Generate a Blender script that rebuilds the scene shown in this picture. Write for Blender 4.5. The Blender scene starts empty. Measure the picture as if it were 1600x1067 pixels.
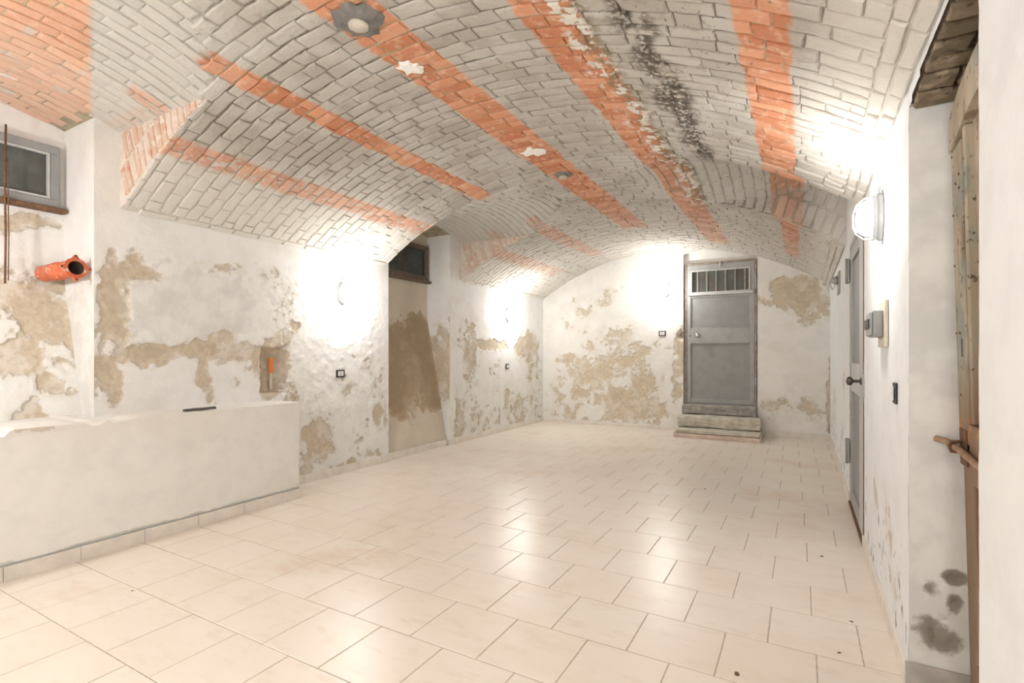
import bpy, bmesh, math, random
import numpy as np
from mathutils import Vector, Matrix

random.seed(7)
rng = np.random.default_rng(11)
scene = bpy.context.scene
COL = scene.collection

# ------------------------------------------------------------------ camera
cam_data = bpy.data.cameras.new('camera')
cam_data.sensor_width = 36.0
cam_data.lens = 803.14 / 1600 * 36
cam_data.shift_y = 18.8 / 1600
cam_data.clip_start = 0.02
cam = bpy.data.objects.new('camera', cam_data)
COL.objects.link(cam)
YAW = math.radians(29.456)
cam.location = (0, 0, 1.2)
cam.rotation_euler = (math.pi / 2, 0, YAW)
scene.camera = cam

# ------------------------------------------------------------------ world, exposure
world = bpy.data.worlds.new('world'); scene.world = world
world.use_nodes = True
world.node_tree.nodes['Background'].inputs[0].default_value = (0.9, 0.95, 1.0, 1)
world.node_tree.nodes['Background'].inputs[1].default_value = 0.02
scene.view_settings.view_transform = 'Standard'
scene.view_settings.look = 'None'
scene.view_settings.gamma = 1
scene.view_settings.use_curve_mapping = False
scene.view_settings.exposure = 2.9
scene.cycles.caustics_reflective = False
scene.cycles.caustics_refractive = False
scene.cycles.max_bounces = 7
LAMP = 5.0              # watts given off by each lamp

# ------------------------------------------------------------------ the room's measures (metres)
XL, XR, YF, YB = -4.015, 0.332, 8.234, -1.5
VX0, VZC, VR = -1.86, 2.84, 3.78            # main barrel vault: centre line, crown, radius
def vault_z(x):
    return VZC - VR + np.sqrt(np.maximum(VR * VR - (np.asarray(x, float) - VX0) ** 2, 0.01))
# lunettes (small cross vaults): side, y0, y1, springing, crown
LUN = [('L', 0.28, 1.72, 2.685, 2.825), ('L', 4.25, 5.70, 2.68, 2.825), ('R', 3.95, 5.34, 2.66, 2.815)]
def lun_z(i, y):
    sd, a, b, zs, zc = LUN[i]
    hw = (b - a) / 2; ri = zc - zs; r = (hw * hw + ri * ri) / (2 * ri)
    y = np.asarray(y, float)
    z = zc - r + np.sqrt(np.maximum(r * r - (y - (a + b) / 2) ** 2, 0.0))
    return np.where((y >= a) & (y <= b), z, -9)
def lun_at(x, y):
    x = np.asarray(x, float); y = np.asarray(y, float)
    out = np.full(np.broadcast(x, y).shape, -9.0)
    for i, L in enumerate(LUN):
        m = (x < VX0) if L[0] == 'L' else (x >= VX0)
        out = np.maximum(out, np.where(m, lun_z(i, y), -9))
    return out
N1A, N1B, N2A, N2B = 0.44, 1.576, 4.31, 5.457       # window niches in the left wall
def niche_top(y, a, b, zs, zc):
    hw = (b - a) / 2; ri = zc - zs; r = (hw * hw + ri * ri) / (2 * ri)
    return zc - r + np.sqrt(np.maximum(r * r - (np.asarray(y, float) - (a + b) / 2) ** 2, 0))
n1_top = lambda y: lun_z(0, y)
n2_top = lambda y: lun_z(1, y) - .004
OPA, OPB = 1.46, 2.301                              # arched opening in the right wall
op_top = lambda y: niche_top(y, OPA, OPB, 2.078, 2.122)
D2A, D2B, D2Z = 3.82, 4.93, 2.06                    # grey door in the right wall

# ------------------------------------------------------------------ node helpers
class NT:
    def __init__(s, name):
        s.m = bpy.data.materials.new(name); s.m.use_nodes = True
        s.t = s.m.node_tree; s.n = s.t.nodes; s.b = s.n['Principled BSDF']
        s.pos = None
    def node(s, ty, **kw):
        n = s.n.new(ty)
        for k, v in kw.items(): setattr(n, k, v)
        return n
    def put(s, sock, v):
        if hasattr(v, 'is_linked') or hasattr(v, 'links'): s.t.links.new(v, sock)
        else:
            if isinstance(v, (tuple, list)) and len(v) == 3 and sock.type == 'RGBA': v = (*v, 1)
            sock.default_value = v
    def math(s, op, a, b=None, c=None, clamp=False):
        n = s.node('ShaderNodeMath', operation=op); n.use_clamp = clamp
        for i, v in enumerate((a, b, c)):
            if v is not None: s.put(n.inputs[i], v)
        return n.outputs[0]
    def P(s):
        if s.pos is None:
            g = s.node('ShaderNodeNewGeometry'); s.pos = g.outputs['Position']
            sp = s.node('ShaderNodeSeparateXYZ'); s.t.links.new(s.pos, sp.inputs[0])
            s.x, s.y, s.z = sp.outputs
        return s.pos
    def objc(s):
        return s.node('ShaderNodeTexCoord').outputs['Object']
    def noise(s, scale, detail=4, rough=.55, vec=None, dist=0, stretch=None, off=0):
        n = s.node('ShaderNodeTexNoise')
        v = vec if vec is not None else s.P()
        if stretch or off:
            mp = s.node('ShaderNodeMapping'); s.t.links.new(v, mp.inputs[0])
            if stretch: mp.inputs['Scale'].default_value = stretch
            mp.inputs['Location'].default_value = (off, off * .7, off * 1.3); v = mp.outputs[0]
        s.t.links.new(v, n.inputs['Vector'])
        n.inputs['Scale'].default_value = scale; n.inputs['Detail'].default_value = detail
        n.inputs['Roughness'].default_value = rough; n.inputs['Distortion'].default_value = dist
        return n.outputs[0]
    def ss(s, v, a, b, lo=0., hi=1.):
        n = s.node('ShaderNodeMapRange', interpolation_type='SMOOTHSTEP')
        s.put(n.inputs[0], v); s.put(n.inputs[1], a); s.put(n.inputs[2], b); n.inputs[3].default_value = lo; n.inputs[4].default_value = hi
        return n.outputs[0]
    def mix(s, f, a, b):
        n = s.node('ShaderNodeMix', data_type='RGBA')
        s.put(n.inputs[0], f); s.put(n.inputs[6], a); s.put(n.inputs[7], b)
        return n.outputs[2]
    def mul(s, a, b): return s.math('MULTIPLY', a, b)
    def attr(s, name):
        return s.node('ShaderNodeAttribute', attribute_name=name).outputs['Fac']
    def bump(s, h, strength=.3, dist=.01):
        n = s.node('ShaderNodeBump'); n.inputs['Strength'].default_value = strength; n.inputs['Distance'].default_value = dist
        s.t.links.new(h, n.inputs['Height']); s.t.links.new(n.outputs[0], s.b.inputs['Normal'])
    def out(s, col, rough=.8, metal=0., spec=.3):
        s.put(s.b.inputs['Base Color'], col); s.put(s.b.inputs['Roughness'], rough); s.put(s.b.inputs['Metallic'], metal)
        s.put(s.b.inputs['Specular IOR Level'], spec)
        return s.m

def simple(name, col, rough=.6, metal=0., var=.12, scale=20, bump=.0, dark=None, spec=.3):
    t = NT(name)
    n = t.noise(scale, 5)
    d = dark or tuple(c * (1 - 2.2 * var) for c in col)
    c = t.mix(t.ss(n, .3, .7), d, col)
    if bump: t.bump(t.noise(scale * 3, 4), bump, .004)
    return t.out(c, rough, metal, spec)

# ------------------------------------------------------------------ materials
def mat_vault(kind):
    """whitewashed brick with bare orange stripes, mould and lime efflorescence; kind = brick / mortar"""
    t = NT('vault_' + kind); t.P()
    x, y, z = t.x, t.y, t.z
    n7 = t.noise(7, 2); n16 = t.noise(17, 3, .6, off=1); n3 = t.noise(2.6, 2, off=2); n30 = t.noise(34, 2, .6, off=9)
    wob = t.math('SUBTRACT', n7, .5); fine = t.math('SUBTRACT', n30, .5)
    sh = t.math('ADD', t.mul(wob, .05), t.mul(fine, .02))
    xn = t.math('ADD', x, sh); yn = t.math('ADD', y, sh)
    def band(xc, hw, y0, y1, soft=.012):
        d = t.math('ABSOLUTE', t.math('SUBTRACT', xn, xc))
        m = t.ss(d, hw - soft, hw + soft, 1, 0)
        if y0 > -1: m = t.mul(m, t.ss(yn, y0 - .03, y0 + .03))
        return t.mul(m, t.ss(yn, y1 - .15, y1 + .15, 1, 0))
    ora = band(-2.715, .078, 1.53, 4.3)
    for m in (band(-1.875, .15, -2, 6.6), band(-1.0, .145, -2, 7.6), band(-.135, .096, -2, 3.85), band(-.125, .13, 3.85, 5.35), band(-.105, .075, 5.35, 7.2)):
        ora = t.math('MAXIMUM', ora, m)
    ora2 = t.math('MAXIMUM', t.math('MAXIMUM', band(-3.43, .085, 1.5, 4.35, .025), band(-3.43, .10, 5.5, 7.6, .03)), band(-2.76, .09, 5.3, 7.6, .03))
    ora = t.math('MAXIMUM', ora, t.mul(ora2, t.ss(n16, .36, .5, .2, .9)))
    # bare lunette over the near window: everything beyond a slanted paint edge
    edge = t.math('ADD', 1.05, t.mul(t.math('SUBTRACT', -2.7, x), .40))
    lm = t.mul(t.ss(t.math('SUBTRACT', edge, yn), -.02, .03), t.ss(x, -2.35, -2.25, 1, 0))
    lm = t.mul(lm, t.ss(y, 1.72, 1.74, 1, 0)); lm = t.mul(lm, t.ss(z, 2.60, 2.62))
    lm = t.mul(lm, t.ss(n7, .26, .40, .45, 1))
    ora = t.math('MAXIMUM', ora, lm)
    # bits of bare brick beside the near lunette's groin
    gb = t.mul(t.ss(t.math('ABSOLUTE', t.math('SUBTRACT', y, 1.66)), .03, .07, 1, 0), t.mul(t.ss(z, 2.63, 2.66), t.ss(x, -3.6, -3.4, 1, 0)))
    ora = t.math('MAXIMUM', ora, t.mul(gb, .6))
    ora = t.mul(ora, t.ss(y, 4.6, 7.0, 1, .55))  # lamp glare painted in: stripes fade towards the far end
    rn = t.attr('rnd')
    if kind == 'brick':
        o1 = t.mix(t.ss(rn, .1, .9), (.50, .205, .11), (.64, .315, .19))
        o1 = t.mix(t.mul(lm, .45), o1, (.76, .46, .30))
        o1 = t.mix(t.ss(n16, .48, .75), o1, (.66, .41, .29))
        o1 = t.mix(t.mul(t.ss(n30, .60, .68), .45), o1, (.42, .33, .22))
        w1 = t.mix(t.ss(rn, 0, 1), (.395, .355, .31), (.475, .435, .385))
        w1 = t.mix(t.ss(n3, .42, .66), w1, (.50, .465, .42))
        w1 = t.mix(t.ss(y, 4.8, 7.0, 0, .75), w1, (.56, .52, .47))  # paler far end: partly whiter wash, partly lamp light put into the colour
        w1 = t.mix(t.mul(t.ss(n16, .56, .74), .5), w1, (.30, .265, .22))
        w1 = t.mix(t.mul(t.ss(n30, .62, .70), t.ss(n7, .5, .62, 0, .55)), w1, (.50, .27, .18))
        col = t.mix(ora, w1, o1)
    else:
        col = t.mix(ora, t.mix(t.ss(n16, .3, .7), (.19, .165, .135), (.31, .275, .235)), (.45, .36, .24))
    # springings near the walls: thicker, whiter wash
    wl = t.math('MAXIMUM', t.ss(t.math('ADD', x, t.mul(wob, .4)), -3.72, -3.15, 1, 0), t.ss(t.math('ADD', x, t.mul(wob, .2)), -.05, .22))
    col = t.mix(t.mul(wl, t.math('SUBTRACT', .88, t.mul(ora, .66))), col, (.66, .62, .56))
    th_ = t.mul(t.ss(x, -2.55, -2.2, 1, 0), t.mul(t.ss(z, 2.64, 2.67), t.math('MAXIMUM', t.ss(y, 1.71, 1.73, 1, 0), t.mul(t.ss(y, 4.25, 4.27), t.ss(y, 5.69, 5.71, 1, 0)))))
    th_ = t.math('MAXIMUM', th_, t.mul(t.mul(t.ss(x, -1.5, -1.3), t.ss(z, 2.64, 2.67)), t.mul(t.mul(t.ss(y, 3.95, 3.97), t.ss(y, 5.32, 5.34, 1, 0)), t.ss(t.math('SUBTRACT', z, t.math('ADD', 2.62, 0)), .0, .03))))
    th_ = t.mul(th_, t.math('SUBTRACT', .85, t.mul(ora, .75)))
    col = t.mix(th_, col, (.54, .51, .465))
    # lime efflorescence along the third stripe
    xe = t.math('ADD', x, t.mul(wob, .20)); on = t.ss(y, 5.2, 5.8, 1, 0)
    d2 = t.math('ABSOLUTE', t.math('SUBTRACT', xe, -.875))
    col = t.mix(t.mul(t.mul(t.ss(d2, .02, .085, 1, 0), on), t.ss(n16, .38, .50, .0, .8)), col, (.22, .175, .11))
    d = t.math('ABSOLUTE', t.math('SUBTRACT', xe, -.925))
    col = t.mix(t.mul(t.mul(t.ss(d, .03, .12, 1, 0), on), t.ss(t.noise(13, 3, off=6), .50, .56)), col, (.66, .62, .55))
    # mould streak
    nm = t.noise(4.5, 2, off=14)
    xm = t.math('ADD', x, t.mul(t.math('SUBTRACT', nm, .5), .22)); d = t.math('ABSOLUTE', t.math('SUBTRACT', xm, -.635)); far = t.ss(y, 4.2, 4.8, 1, 0)
    col = t.mix(t.mul(t.mul(t.ss(d, .0, .07, 1, 0), t.ss(y, 2.4, 2.9)), t.mul(far, t.ss(n7, .48, .56, 0, .9))), col, (.56, .47, .385))
    mo = t.mul(t.mul(t.ss(d, .03, .12, 1, 0), far), t.mul(t.ss(n30, .34, .52), t.ss(n7, .64, .50)))
    col = t.mix(t.mul(mo, .9), col, (.085, .07, .05))
    sp = t.mul(t.ss(n30, .66, .70), t.ss(t.math('ABSOLUTE', t.math('SUBTRACT', x, -.45)), .2, .6, 1, 0))
    col = t.mix(t.mul(sp, .7), col, (.11, .095, .07))
    t.bump(t.math('ADD', n16, t.mul(t.noise(48, 2, .65), .6)), .6, .010)
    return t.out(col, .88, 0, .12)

def mat_plaster(name, base, tan, grey, stain=.5, bumpy=.5):
    """old lime plaster; the attributes peel / cement say where the coat has come off"""
    t = NT(name); t.P()
    pe = t.attr('peel'); ce = t.attr('cement'); dk = t.attr('damp')
    n1 = t.noise(6, 3, .6); n2 = t.noise(30, 3, .65, off=2); n3 = t.noise(2.0, 2, off=5)
    b = t.mix(t.ss(n1, .4, .72), base, tuple(c * .93 for c in base))
    b = t.mix(t.mul(t.ss(n3, .5, .72), stain), b, tuple(np.array(base) * .5 + np.array(tan) * .5))
    g = t.mix(t.ss(n1, .35, .65), grey, tuple(c * 1.18 for c in grey))
    cm = t.ss(t.math('ADD', ce, t.mul(t.math('SUBTRACT', n2, .5), .25)), .40, .52)
    b = t.mix(cm, b, g)
    tt = t.mix(t.ss(n2, .40, .72), tan, tuple(c * .82 for c in tan))
    tt = t.mix(t.mul(t.ss(n1, .48, .64), .8), tt, tuple(.5 * u_ + .5 * w_ for u_, w_ in zip(tan, base)))
    v = t.math('ADD', pe, t.mul(t.math('SUBTRACT', n2, .5), .42))
    pm = t.ss(v, .42, .56)
    thin = t.ss(v, .16, .42)
    b = t.mix(t.mul(thin, .5), b, tuple(.45 * u_ + .55 * w_ for u_, w_ in zip(tan, base)))
    col = t.mix(pm, b, tt)
    deep = t.ss(v, .72, .95)
    col = t.mix(t.mul(deep, .6), col, tuple(c * .78 for c in tan))
    rim = t.mul(t.ss(v, .40, .46), t.ss(v, .46, .52, 1, 0))
    col = t.mix(t.mul(rim, .4), col, tuple(c * .62 for c in tan))
    dm = t.ss(t.math('ADD', dk, t.mul(t.math('SUBTRACT', n2, .5), .5)), .35, .65)
    col = t.mix(t.mul(dm, .85), col, (.22, .20, .165))
    h = t.math('ADD', t.mul(pm, -.8), t.math('ADD', t.mul(n2, .5), t.mul(t.noise(90, 2), .2)))
    t.bump(h, bumpy, .012)
    return t.out(col, .85, 0, .2)

M = {}
M['brick'] = mat_vault('brick'); M['mortar'] = mat_vault('mortar')
def mk_pale():
    t = NT('pale_brick'); t.P(); rn = t.attr('rnd')
    c = t.mix(t.ss(rn, .2, .8), (.62, .44, .34), (.66, .55, .46))
    c = t.mix(t.ss(t.noise(9, 4), .54, .72), c, (.58, .33, .23))
    c = t.mix(t.ss(t.noise(14, 4, off=4), .52, .66), c, (.70, .62, .54))
    t.bump(t.noise(50, 4), .3, .005); return t.out(c, .88, 0, .15)
M['pale_brick'] = mk_pale()
M['pale_mortar'] = simple('pale_mortar', (.70, .61, .525), .9, var=.06, scale=14)
def mk_brown():
    t = NT('brown_brick'); t.P(); rn = t.attr('rnd')
    c = t.mix(rn, (.15, .115, .075), (.26, .20, .135))
    c = t.mix(t.ss(t.noise(16, 5), .5, .68), c, (.36, .29, .21))
    c = t.mix(t.ss(t.noise(24, 5, off=3), .56, .68), c, (.09, .07, .05))
    t.bump(t.noise(40, 5), .6, .008); return t.out(c, .9, 0, .15)
M['brown_brick'] = mk_brown()
M['brown_mortar'] = simple('brown_mortar', (.14, .11, .08), .95, scale=18)
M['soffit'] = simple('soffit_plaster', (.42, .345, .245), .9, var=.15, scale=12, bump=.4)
WH = (.795, .78, .75); TAN = (.585, .495, .375); GR = (.645, .63, .60)
M['plaster_left'] = mat_plaster('plaster_left', WH, TAN, GR, .35, .5)
M['plaster_far'] = mat_plaster('plaster_far', (.81, .785, .74), (.635, .54, .405), GR, .3, .45)
M['plaster_right'] = mat_plaster('plaster_right', (.79, .80, .795), (.60, .50, .39), (.66, .65, .62), .1, .3)
M['plaster_low'] = mat_plaster('plaster_low', (.79, .765, .725), (.58, .49, .39), (.52, .51, .48), .3, .2)
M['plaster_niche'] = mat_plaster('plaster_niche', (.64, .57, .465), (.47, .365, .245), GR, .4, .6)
def mk_tile():
    t = NT('floor_tile'); t.P()
    oi = t.node('ShaderNodeObjectInfo').outputs['Random']
    n = t.noise(1.6, 3, .6, stretch=(1, 2.0, 1)); n2 = t.noise(6, 5, .68, stretch=(1, 2.6, 1), off=3); n3 = t.noise(1.2, 4, .6, off=7)
    c = t.mix(t.ss(n, .3, .7), (.82, .75, .66), (.79, .70, .60))
    c = t.mix(t.mul(oi, .3), c, (.83, .77, .69))
    c = t.mix(t.mul(t.ss(n2, .50, .74), .38), c, (.66, .545, .42))
    c = t.mix(t.mul(t.ss(n3, .54, .76), t.ss(n2, .35, .6, .25, .75)), c, (.64, .50, .36))
    return t.out(c, .30, 0, .35)
M['tile'] = mk_tile()
M['grout'] = simple('grout', (.56, .48, .39), .9, scale=25)
M['skirting'] = simple('skirting', (.79, .73, .65), .4, var=.06, scale=8)
def mk_metal(name, col, rust=.0):
    t = NT(name); t.P()
    n = t.noise(7, 5); c = t.mix(t.ss(n, .35, .7), col, tuple(v * .88 for v in col))
    c = t.mix(t.mul(t.ss(t.noise(26, 5, off=4), .60, .70), rust), c, (.22, .09, .035))
    return t.out(c, .5, .0, .4)
M['grey_paint'] = mk_metal('grey_paint', (.37, .365, .35), .12)
M['grey_panel'] = mk_metal('grey_panel', (.30, .295, .285), .06)
M['light_grey'] = mk_metal('light_grey', (.55, .545, .53), .15)
M['rust'] = simple('rust', (.22, .12, .07), .85, var=.2, scale=40, bump=.3)
M['frame_rust'] = simple('frame_rust', (.36, .335, .30), .7, var=.1, scale=18, dark=(.26, .17, .11))
M['bolt_rust'] = simple('bolt_rust', (.40, .25, .165), .8, var=.15, scale=40, bump=.3)
M['window_grey'] = mk_metal('window_grey', (.30, .305, .30), .15)
M['brown_frame'] = simple('brown_frame', (.19, .14, .105), .8, var=.15, scale=30)
def mk_pane(name, col):
    t = NT(name); t.P()
    c = t.mix(t.ss(t.noise(5, 5), .4, .7), col, tuple(v * 1.5 for v in col))
    c = t.mix(t.mul(t.ss(t.noise(40, 4, off=3), .64, .72), .35), c, (.40, .41, .39))
    return t.out(c, .12, 0, .5)
M['pane'] = mk_pane('dusty_pane', (.075, .083, .078))
M['pane_green'] = mk_pane('dark_pane', (.035, .042, .036))
M['transom_back'] = simple('transom_dark', (.15, .15, .135), .7, scale=12)
M['bar'] = simple('bar_pale', (.55, .53, .46), .7, scale=60, var=.2)
def mk_glass():
    t = NT('clear_pane'); tr = t.node('ShaderNodeBsdfTransparent'); gl = t.node('ShaderNodeBsdfGlossy'); mx = t.node('ShaderNodeMixShader')
    tr.inputs[0].default_value = (.93, .95, .95, 1); gl.inputs['Roughness'].default_value = .06; mx.inputs[0].default_value = .10
    t.t.links.new(tr.outputs[0], mx.inputs[1]); t.t.links.new(gl.outputs[0], mx.inputs[2]); t.t.links.new(mx.outputs[0], t.n['Material Output'].inputs[0]); return t.m
M['clear_pane'] = mk_glass()
M['stone'] = simple('step_stone', (.66, .60, .505), .85, var=.15, scale=9, bump=.5)
M['stone_dark'] = simple('threshold_stone', (.40, .375, .335), .85, var=.18, scale=12, bump=.5)
M['brick_riser'] = simple('riser_clay', (.74, .60, .50), .85, var=.1, scale=14, bump=.3)
M['black_plastic'] = simple('black_plastic', (.035, .035, .036), .4, scale=20, var=.05)
M['white_plastic'] = simple('white_plastic', (.80, .79, .76), .4, scale=20, var=.02)
M['ivory_plastic'] = simple('ivory_plastic', (.66, .61, .50), .45, scale=10, var=.05)
M['grey_plastic'] = simple('grey_plastic', (.33, .33, .325), .35, scale=10, var=.08)
M['chrome'] = simple('dull_chrome', (.55, .54, .52), .28, 1.0, var=.05)
M['dark_metal'] = simple('dark_metal', (.12, .11, .10), .4, .8, var=.1)
M['zinc'] = simple('zinc', (.45, .45, .44), .45, .6, var=.1)
def mk_pipe():
    t = NT('orange_pipe'); t.P()
    c = t.mix(t.ss(t.noise(12, 4), .4, .7), (.60, .13, .055), (.66, .20, .10))
    c = t.mix(t.ss(t.noise(28, 5, off=3), .58, .66), c, (.70, .55, .46)); return t.out(c, .5, 0, .35)
M['orange_pipe'] = mk_pipe()
M['pipe_inside'] = simple('pipe_inside', (.10, .07, .05), .9)
M['orange_conduit'] = simple('orange_conduit', (.80, .22, .045), .5, var=.05)
def mk_wood(name, a, b, c3):
    t = NT(name); t.P()
    g = t.noise(9, 6, .65, stretch=(1, 1, .16)); c = t.mix(t.ss(g, .35, .68), a, b)
    c = t.mix(t.ss(t.noise(7, 5, .65, off=6, stretch=(1, 1, .5)), .47, .60), c, c3)
    c = t.mix(t.mul(t.ss(t.noise(13, 4, off=16, stretch=(1, 1, .35)), .54, .66), .7), c, (.22, .165, .115))
    c = t.mix(t.mul(t.ss(t.noise(34, 4, off=2), .62, .69), .9), c, (.07, .05, .035))
    c = t.mix(t.mul(t.ss(t.z, .95, 1.25, 1, 0), t.ss(g, .3, .6, .55, .95)), c, (.25, .165, .105))
    c = t.mix(t.mul(t.ss(t.math('ABSOLUTE', t.math('SUBTRACT', t.z, .955)), .0, .05, 1, 0), t.ss(t.noise(16, 4, off=12), .50, .58, 0, .8)), c, (.55, .22, .08))
    t.bump(t.noise(40, 5, stretch=(1, 1, .2)), .5, .004); return t.out(c, .75, 0, .2)
M['old_wood'] = mk_wood('old_painted_wood', (.52, .45, .345), (.37, .31, .23), (.31, .32, .28))
M['cement'] = simple('cement_patch', (.24, .225, .205), .9, var=.15, scale=16, bump=.5)
M['white_filler'] = simple('white_filler', (.86, .84, .79), .8, var=.03)
M['cable'] = simple('white_cable', (.72, .70, .66), .5, var=.03)
M['lamp_base'] = simple('lamp_base', (.34, .34, .335), .5, var=.04)
M['lamp_cage'] = simple('lamp_cage', (.42, .41, .39), .4, .2, var=.03)
def mk_lampglass():
    t = NT('lit_lamp_glass')
    t.b.inputs['Base Color'].default_value = (.9, .9, .88, 1); t.b.inputs['Emission Color'].default_value = (1, .965, .91, 1)
    t.b.inputs['Emission Strength'].default_value = 1.2; t.m.cycles.emission_sampling = 'NONE'; return t.m
M['lamp_glass'] = mk_lampglass()
M['crumb'] = simple('dry_crumb', (.16, .125, .075), .9, scale=60)

# ------------------------------------------------------------------ mesh helpers
def link(name, me, mat=None, parent=None, smooth=False):
    o = bpy.data.objects.new(name, me); COL.objects.link(o)
    if mat is not None and not me.materials: me.materials.append(mat)
    if parent is not None: o.parent = parent
    if smooth:
        me.polygons.foreach_set('use_smooth', [True] * len(me.polygons))
    return o
def from_bm(name, bm, mat, parent=None, smooth=False):
    bmesh.ops.recalc_face_normals(bm, faces=bm.faces)
    me = bpy.data.meshes.new(name); bm.to_mesh(me); bm.free()
    return link(name, me, mat, parent, smooth)
def add_box(bm, lo, hi, bevel=0.0, seg=1):
    lo = Vector(lo); hi = Vector(hi); c = (lo + hi) / 2; s = hi - lo
    r = bmesh.ops.create_cube(bm, size=1, matrix=Matrix.Translation(c) @ Matrix.Diagonal((*s, 1)))
    if bevel:
        ed = list({e for v in r['verts'] for e in v.link_edges})
        bmesh.ops.bevel(bm, geom=ed, offset=bevel, segments=seg, affect='EDGES', profile=.6)
def box(name, lo, hi, mat, parent=None, bevel=.003, seg=1):
    bm = bmesh.new(); add_box(bm, lo, hi, bevel, seg); return from_bm(name, bm, mat, parent)
def add_tube(bm, pts, r, n=10, cap=True):
    pts = [Vector(p) for p in pts]; rings = []
    up = None
    for i, p in enumerate(pts):
        d = (pts[min(i + 1, len(pts) - 1)] - pts[max(i - 1, 0)]).normalized()
        if up is None:
            up = Vector((0, 0, 1)) if abs(d.z) < .9 else Vector((1, 0, 0))
        a = d.cross(up).normalized(); b = a.cross(d).normalized(); up = b
        rr = r[i] if isinstance(r, (list, tuple)) else r
        rings.append([bm.verts.new(p + (a * math.cos(t) + b * math.sin(t)) * rr) for t in [2 * math.pi * k / n for k in range(n)]])
    for q, w in zip(rings, rings[1:]):
        for k in range(n): bm.faces.new((q[k], q[(k + 1) % n], w[(k + 1) % n], w[k]))
    if cap:
        bm.faces.new(rings[0][::-1]); bm.faces.new(rings[-1])
def tube(name, pts, r, mat, parent=None, n=10, cap=True, smooth=True):
    bm = bmesh.new(); add_tube(bm, pts, r, n, cap); return from_bm(name, bm, mat, parent, smooth)
def add_lathe(bm, prof, axis='y', n=20, org=(0, 0, 0), sx=1, sz=1):
    """prof: list of (along axis, radius)"""
    org = Vector(org); rings = []
    for a, r in prof:
        ring = []
        for k in range(n):
            t = 2 * math.pi * k / n; c, s_ = math.cos(t) * r, math.sin(t) * r
            p = {'y': (c * sx, a, s_ * sz), 'z': (c * sx, s_ * sz, a), 'x': (a, c * sx, s_ * sz)}[axis]
            ring.append(bm.verts.new(org + Vector(p)))
        rings.append(ring)
    for q, w in zip(rings, rings[1:]):
        for k in range(n): bm.faces.new((q[k], q[(k + 1) % n], w[(k + 1) % n], w[k]))
    bm.faces.new(rings[0][::-1]); bm.faces.new(rings[-1])
def lathe(name, prof, mat, parent=None, axis='y', n=20, org=(0, 0, 0), sx=1, sz=1, smooth=True):
    bm = bmesh.new(); add_lathe(bm, prof, axis, n, org, sx, sz); return from_bm(name, bm, mat, parent, smooth)
def prism(name, poly, mat, parent=None, to3=None, depth=.01, bevel=0):
    """poly (a, b) extruded along the third axis; to3(a, b, d) -> xyz"""
    bm = bmesh.new()
    f = [bm.verts.new(to3(a, b, 0)) for a, b in poly]; g = [bm.verts.new(to3(a, b, depth)) for a, b in poly]
    bm.faces.new(f); bm.faces.new(g[::-1])
    for i in range(len(poly)):
        j = (i + 1) % len(poly); bm.faces.new((f[i], g[i], g[j], f[j]))
    if bevel: bmesh.ops.bevel(bm, geom=list(bm.edges), offset=bevel, segments=1, affect='EDGES')
    return from_bm(name, bm, mat, parent)
def empty(name, loc, rz=0.0):
    o = bpy.data.objects.new(name, None); COL.objects.link(o)
    o.location = loc; o.rotation_euler = (0, 0, rz); o.empty_display_size = .1
    return o
def tag(o, label=None, cat=None, group=None, kind=None):
    if label: o['label'] = label
    if cat: o['category'] = cat
    if group: o['group'] = group
    if kind: o['kind'] = kind
    return o

# ------------------------------------------------------------------ numpy noise
def vnoise(a, b, seed):
    ia = np.floor(a).astype(np.int64); ib = np.floor(b).astype(np.int64)
    fa = a - ia; fb = b - ib; fa = fa * fa * (3 - 2 * fa); fb = fb * fb * (3 - 2 * fb)
    def h(i, j):
        n = (i * 374761393 + j * 668265263 + seed * 974634777) & 0xffffffff
        n = ((n ^ (n >> 13)) * 1274126177) & 0xffffffff
        return ((n ^ (n >> 16)) & 0xffff) / 65535.0
    return (h(ia, ib) * (1 - fa) + h(ia + 1, ib) * fa) * (1 - fb) + (h(ia, ib + 1) * (1 - fa) + h(ia + 1, ib + 1) * fa) * fb
def fbm(a, b, scale, seed, oct=4):
    v = 0; amp = .5; tot = 0
    for o in range(oct):
        v = v + amp * vnoise(a * scale * 2 ** o + 17 * o, b * scale * 2 ** o + 9 * o, seed + o); tot += amp; amp *= .55
    return v / tot
def sstep(v, a, b):
    t = np.clip((v - a) / (b - a), 0, 1); return t * t * (3 - 2 * t)
def blobfield(a, b, blobs, seed):
    """soft patches with ragged, multi-scale outlines; about .5 is the edge of the missing coat"""
    f = np.zeros_like(a)
    wa = (fbm(a, b, 3.5, seed) - .5) * .30 + (fbm(a, b, 16, seed + 20) - .5) * .09
    wb = (fbm(a, b, 3.5, seed + 50) - .5) * .30 + (fbm(a, b, 16, seed + 70) - .5) * .09
    for (ca, cb, ra, rb, w) in blobs:
        k = min(1.0, (min(ra, rb) + .03) / .14)
        d = np.sqrt(((a + wa * k - ca) / (ra + .02)) ** 2 + ((b + wb * k - cb) / (rb + .02)) ** 2)
        f = np.maximum(f, w * np.clip(1.45 - d * .9, 0, 1))
    m = sstep(f, .05, .3)
    return f * .82 + m * ((fbm(a, b, 9, seed + 33) - .5) * .75 + (fbm(a, b, 26, seed + 44) - .5) * .35)

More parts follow.
